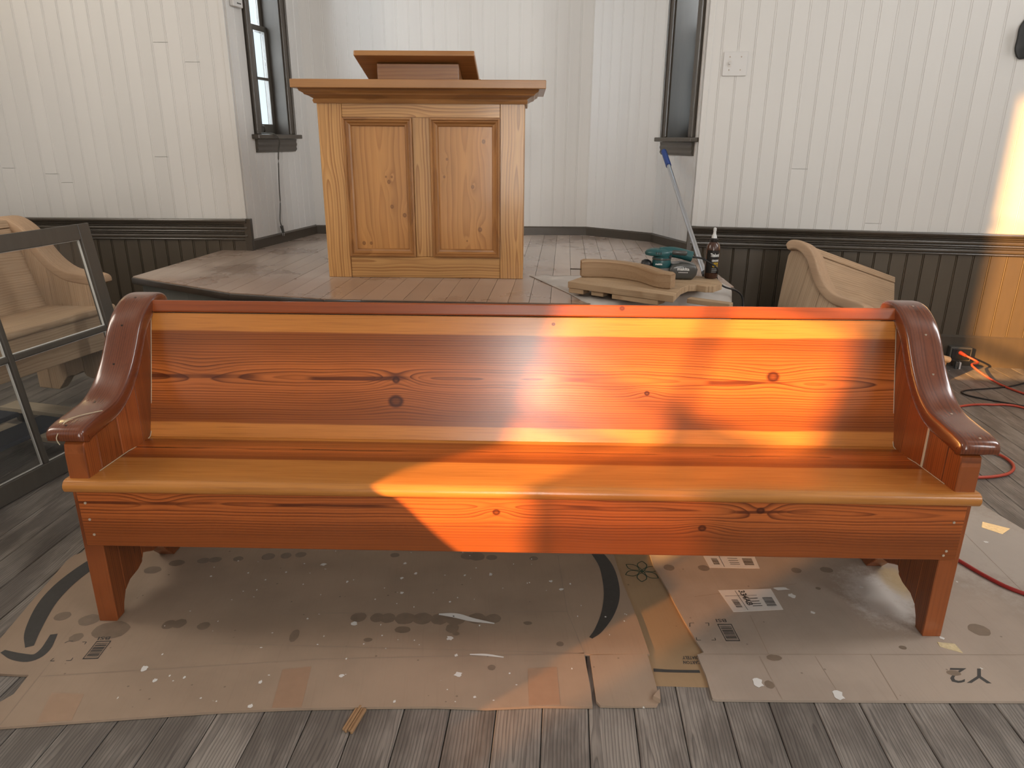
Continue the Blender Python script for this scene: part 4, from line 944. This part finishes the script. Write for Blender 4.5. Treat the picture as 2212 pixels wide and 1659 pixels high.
# aluminium pole with a blue grip
M['alu'] = plain('brushed_aluminium', (.50, .51, .53), .32, metal=.9)
M['blue'] = plain('blue_foam_grip', (.012, .045, .21), .55)
ptop, pbot = Vector((0.9253, 4.6600, 1.2177)), Vector((0.9666, 3.6120, 0.6450))
pe = empty('extension_pole', pbot); tag(pe, 'aluminium extension pole with blue grip leaning in the alcove corner', 'pole')
d = ptop-pbot
obj('tube', cyl((0, 0, 0), d*.88, .0125, 16), M['alu'], pe, 40); obj('grip', cyl(d*.86, d, .0165, 16), M['blue'], pe, 40)
obj('end_cap', cyl(d*.998, d*1.004, .0150, 16), M['blackp'], pe, 40); obj('foot', cyl(-d*.008, d*.012, .0138, 14), M['blackp'], pe)

# ------------------------------------------------------------------ fittings on the right wall
RA = math.atan2(A5[1]-A4[1], A5[0]-A4[0])
def onwall(p, off=.012):
    return (p[0]+math.sin(RA)*off*1.0, p[1]-math.cos(RA)*off, p[2])
M['ivory'] = plain('white_switch_plastic', (.62, .60, .58), .35, speck=.02)
q0, q1 = Vector((1.1837, 4.4621, 1.7587)), Vector((1.3170, 4.4394, 1.6297)); c = (q0+q1)/2
sw = empty('switch_plate', onwall(c, .0125), (0, 0, RA)); tag(sw, 'white two-gang wall plate with one toggle switch on right wall', 'light switch')
obj('plate', box(-.066, .066, -.007, 0, -.064, .064, bev=.003), M['ivory'], sw)
tg = obj('toggle_slot', box(-.040, -.022, -.0078, -.006, -.018, .018), M['sticker'], sw); obj('toggle', box(-.035, -.027, -.020, -.006, -.004, .010, bev=.002), M['ivory'], tg)
for x in (-.031, .031):
    for z in (-.032, .036): obj('screw', cyl((x, -.0068, z), (x, -.0085, z), .0036, 10), M['nail'], sw)
c = Vector((2.7140, 4.2020, 1.8044))
sc = empty('wall_sconce', onwall(c, .0125), (0, 0, RA)); tag(sc, 'black iron wall sconce at the right edge', 'wall lamp')
M['blackiron'] = plain('black_iron', (.012, .012, .012), .45, speck=.3)
pl = [(.062*math.cos(t)*(1-.10*math.cos(4*t)), .105*math.sin(t)*(1+.06*math.cos(6*t))) for t in [2*PI*k/40 for k in range(40)]]
obj('backplate', prism(pl, -.016, 0, 'xz', bev=.005, seg=2), M['blackiron'], sc, 40)
obj('arm', tube([(0, -.012, -.02), (.0, -.06, -.045), (.0, -.11, -.03), (.0, -.12, .02)], .006, 10), M['blackiron'], sc, 60)
obj('candle_cup', lathe([(0, 0), (.03, .004), (.034, .012), (.016, .016), (.016, .06), (0, .06)], 20, Matrix.Translation((0, -.12, .02))), M['blackiron'], sc, 40)
# lit wall lamp on the left wall, just outside the picture
sl_ = empty('wall_sconce', (-3.30, 4.402, 2.30)); tag(sl_, 'lit wall sconce glowing warm beyond the upper left corner', 'wall lamp')
obj('backplate', prism(pl, -.016, 0, 'xz', bev=.005, seg=2), M['blackiron'], sl_, 40)
obj('arm', tube([(0, -.012, -.02), (.0, -.06, -.045), (.0, -.11, -.03), (.0, -.12, .02)], .006, 10), M['blackiron'], sl_, 60)
obj('candle_cup', lathe([(0, 0), (.03, .004), (.034, .012), (.016, .016), (.016, .06), (0, .06)], 20, Matrix.Translation((0, -.12, .02))), M['blackiron'], sl_, 40)
sb = Sh('warm_bulb'); sb.b.inputs['Emission Color'].default_value = (1, .72, .32, 1); sb.b.inputs['Emission Strength'].default_value = 20
obj('bulb', lathe([(0, 0), (.014, .008), (.018, .025), (.010, .05), (0, .058)], 16, Matrix.Translation((0, -.12, .08))), sb.mat, sl_, 60)
pl_ = bpy.data.lights.new('lamp_light', 'POINT'); plo = bpy.data.objects.new('lamp_light', pl_); COL.objects.link(plo); plo.parent = sl_
pl_.energy = 3.5; pl_.color = (1, .74, .36); pl_.shadow_soft_size = .03; plo.location = (0, -.16, .115)
c = Vector((2.6923, 4.2057, 0.0837))
ol = empty('wall_outlet', onwall(c, .027), (0, 0, RA)); tag(ol, 'black electrical outlet box on the dark right baseboard', 'outlet')
M['boxpaint'] = plain('grey_painted_metal', (.085, .078, .066), .45)
obj('outlet_box', box(-.060, .060, -.048, 0, -.042, .042, bev=.004), M['boxpaint'], ol)
rc = obj('receptacle', box(-.050, .050, -.053, -.047, -.034, .034, bev=.003), M['blackp'], ol)
for x, z in ((-.02, .012), (.02, .012), (.02, -.012)): obj('socket_face', cyl((x, -.052, z), (x, -.055, z), .012, 14), M['rubber'], rc)
oc = Vector(onwall(c, .027))
M['redcord'] = plain('orange_red_cord', (.42, .055, .030), .45)
wp = empty('white_adapter', (oc.x-.03, oc.y-.065, oc.z-.10), (0, 0, RA)); tag(wp, 'white plug-in adapter hanging below the outlet box', 'adapter')
obj('adapter_body', box(-.025, .020, -.018, .018, -.040, -.005, bev=.005), M['ivory'], wp, 40); obj('plug_neck', box(-.010, .005, -.010, .012, -.006, .060, bev=.003), M['greyp'], wp)
obj('prong_cover', box(.012, .022, -.010, .010, -.006, .058, bev=.003), M['ivory'], wp)
rcd = empty('extension_lead', (0, 0, 0)); tag(rcd, 'orange-red extension cord plugged into the outlet and looping across the floor', 'cord')
st = Vector((oc.x-.015, oc.y-.055, oc.z+.012))
obj('plug', cyl(st+Vector((0, .012, 0)), st+Vector((.012, -.035, -.008)), .013, 12, r2=.008), M['redcord'], rcd, 40)
g = .006
obj('cable', tube([st+Vector((.01, -.03, -.006)), st+Vector((.05, -.10, -.03)), (2.6423, 3.9500, 0.0689), (2.7112, 3.8289, 0.0120), (2.7552, 3.6526, 0.0060), (2.8475, 3.5109, 0.0060), (2.9335, 3.2839, 0.0060), (2.7273, 3.0762, 0.0060), (2.6062, 3.4309, 0.0060), (2.4644, 3.4751, 0.0060), (2.3234, 3.4585, 0.0060), (2.1389, 3.3620, 0.0060), (1.9034, 3.1159, 0.0060), (1.7797, 2.8281, 0.0060)], g, 8), M['redcord'], rcd, 180)
rc2 = obj('extension_lead', tube([(1.8134, 2.9479, 0.0080), (1.9548, 2.9251, 0.0080), (2.0684, 2.8773, 0.0080), (2.1083, 2.8296, 0.0080), (2.0949, 2.7366, 0.0080), (2.0279, 2.6607, 0.0080), (1.9301, 2.6251, 0.0080), (1.8122, 2.6147, 0.0080), (1.5700, 2.5777, 0.0080)], .0062, 8), M['redcord'], None, 180)
tag(rc2, 'red cord bulging in a loop out from behind the right pew arm', 'cord')
M['redcord2'] = plain('dark_red_cord', (.30, .022, .018), .4)
rc3 = obj('extension_lead', tube([(1.4166, 2.2061, 0.0140), (1.4209, 2.0578, 0.0140), (1.4413, 1.9847, 0.0140), (1.4676, 1.9133, 0.0140), (1.4998, 1.8533, 0.0140), (1.5488, 1.8031, 0.0140), (1.6238, 1.7215, 0.0140)], .0062, 8), M['redcord2'], None, 180)
tag(rc3, 'dark red cord lying on the pale cardboard right of the pew leg', 'cord')
bk = obj('black_cord', tube([(3.4378, 4.1748, 0.0050), (2.8795, 3.8373, 0.0050), (2.6903, 3.7532, 0.0050), (2.4985, 3.7101, 0.0050), (2.4297, 3.6706, 0.0050), (2.4393, 3.6115, 0.0050), (2.5261, 3.5346, 0.0050), (2.6163, 3.4473, 0.0100), (2.7981, 3.3147, 0.0050)], .0042, 8), M['blackp'], None, 180)
tag(bk, 'thin black cord curling on the floor near the baseboard', 'cord')

# thermostat, hanging cord on the left alcove wall
AA, AL = along(A0, A1)
def onalc(x, z, off): return (A0[0]+math.cos(AA)*x+math.sin(AA)*off, A0[1]+math.sin(AA)*x-math.cos(AA)*off, z)
tm = empty('thermostat', onalc(.085, 1.972, .0125), (0, 0, AA)); tag(tm, 'white thermostat at the top beside the left alcove window', 'thermostat')
obj('housing', box(-.048, .048, -.026, 0, 0, .115, bev=.005), M['ivory'], tm)
obj('display', box(-.028, .030, -.0275, -.025, .045, .095), M['boxpaint'], tm)
for k in range(3): obj('button', box(-.012+k*.014, -.004+k*.014, -.029, -.025, .016, .022), M['greyp'], tm)
M['cordg'] = plain('grey_green_cord', (.085, .080, .066), .5)
hc = empty('hanging_cord', onalc(.3, 1.3, .05)); tag(hc, 'grey cord with a plug hanging from the left alcove window sill', 'cord')
hl = Vector(hc.location)
pts = [onalc(.235, 1.303, -.02), onalc(.255, 1.305, .03), onalc(.30, 1.300, .066), onalc(.335, 1.262, .075), onalc(.350, 1.18, .05), onalc(.352, 1.00, .035), onalc(.352, .88, .03), onalc(.330, .78, .03), onalc(.338, .735, .032)]
obj('cable', tube([Vector(p)-hl for p in pts], .0038, 8), M['cordg'], hc, 180)
pg = Vector(onalc(.338, .738, .032))-hl; obj('plug', cyl(pg, pg+Vector((.004, .012, -.045)), .011, 12, r2=.008), M['greyp'], hc, 40)
for k in (-1, 1): obj('prong', box(-.001, .001, -.003, .003, -.02, 0), M['steel'], hc, None, pg+Vector((.004+k*.005, .012, -.044)))
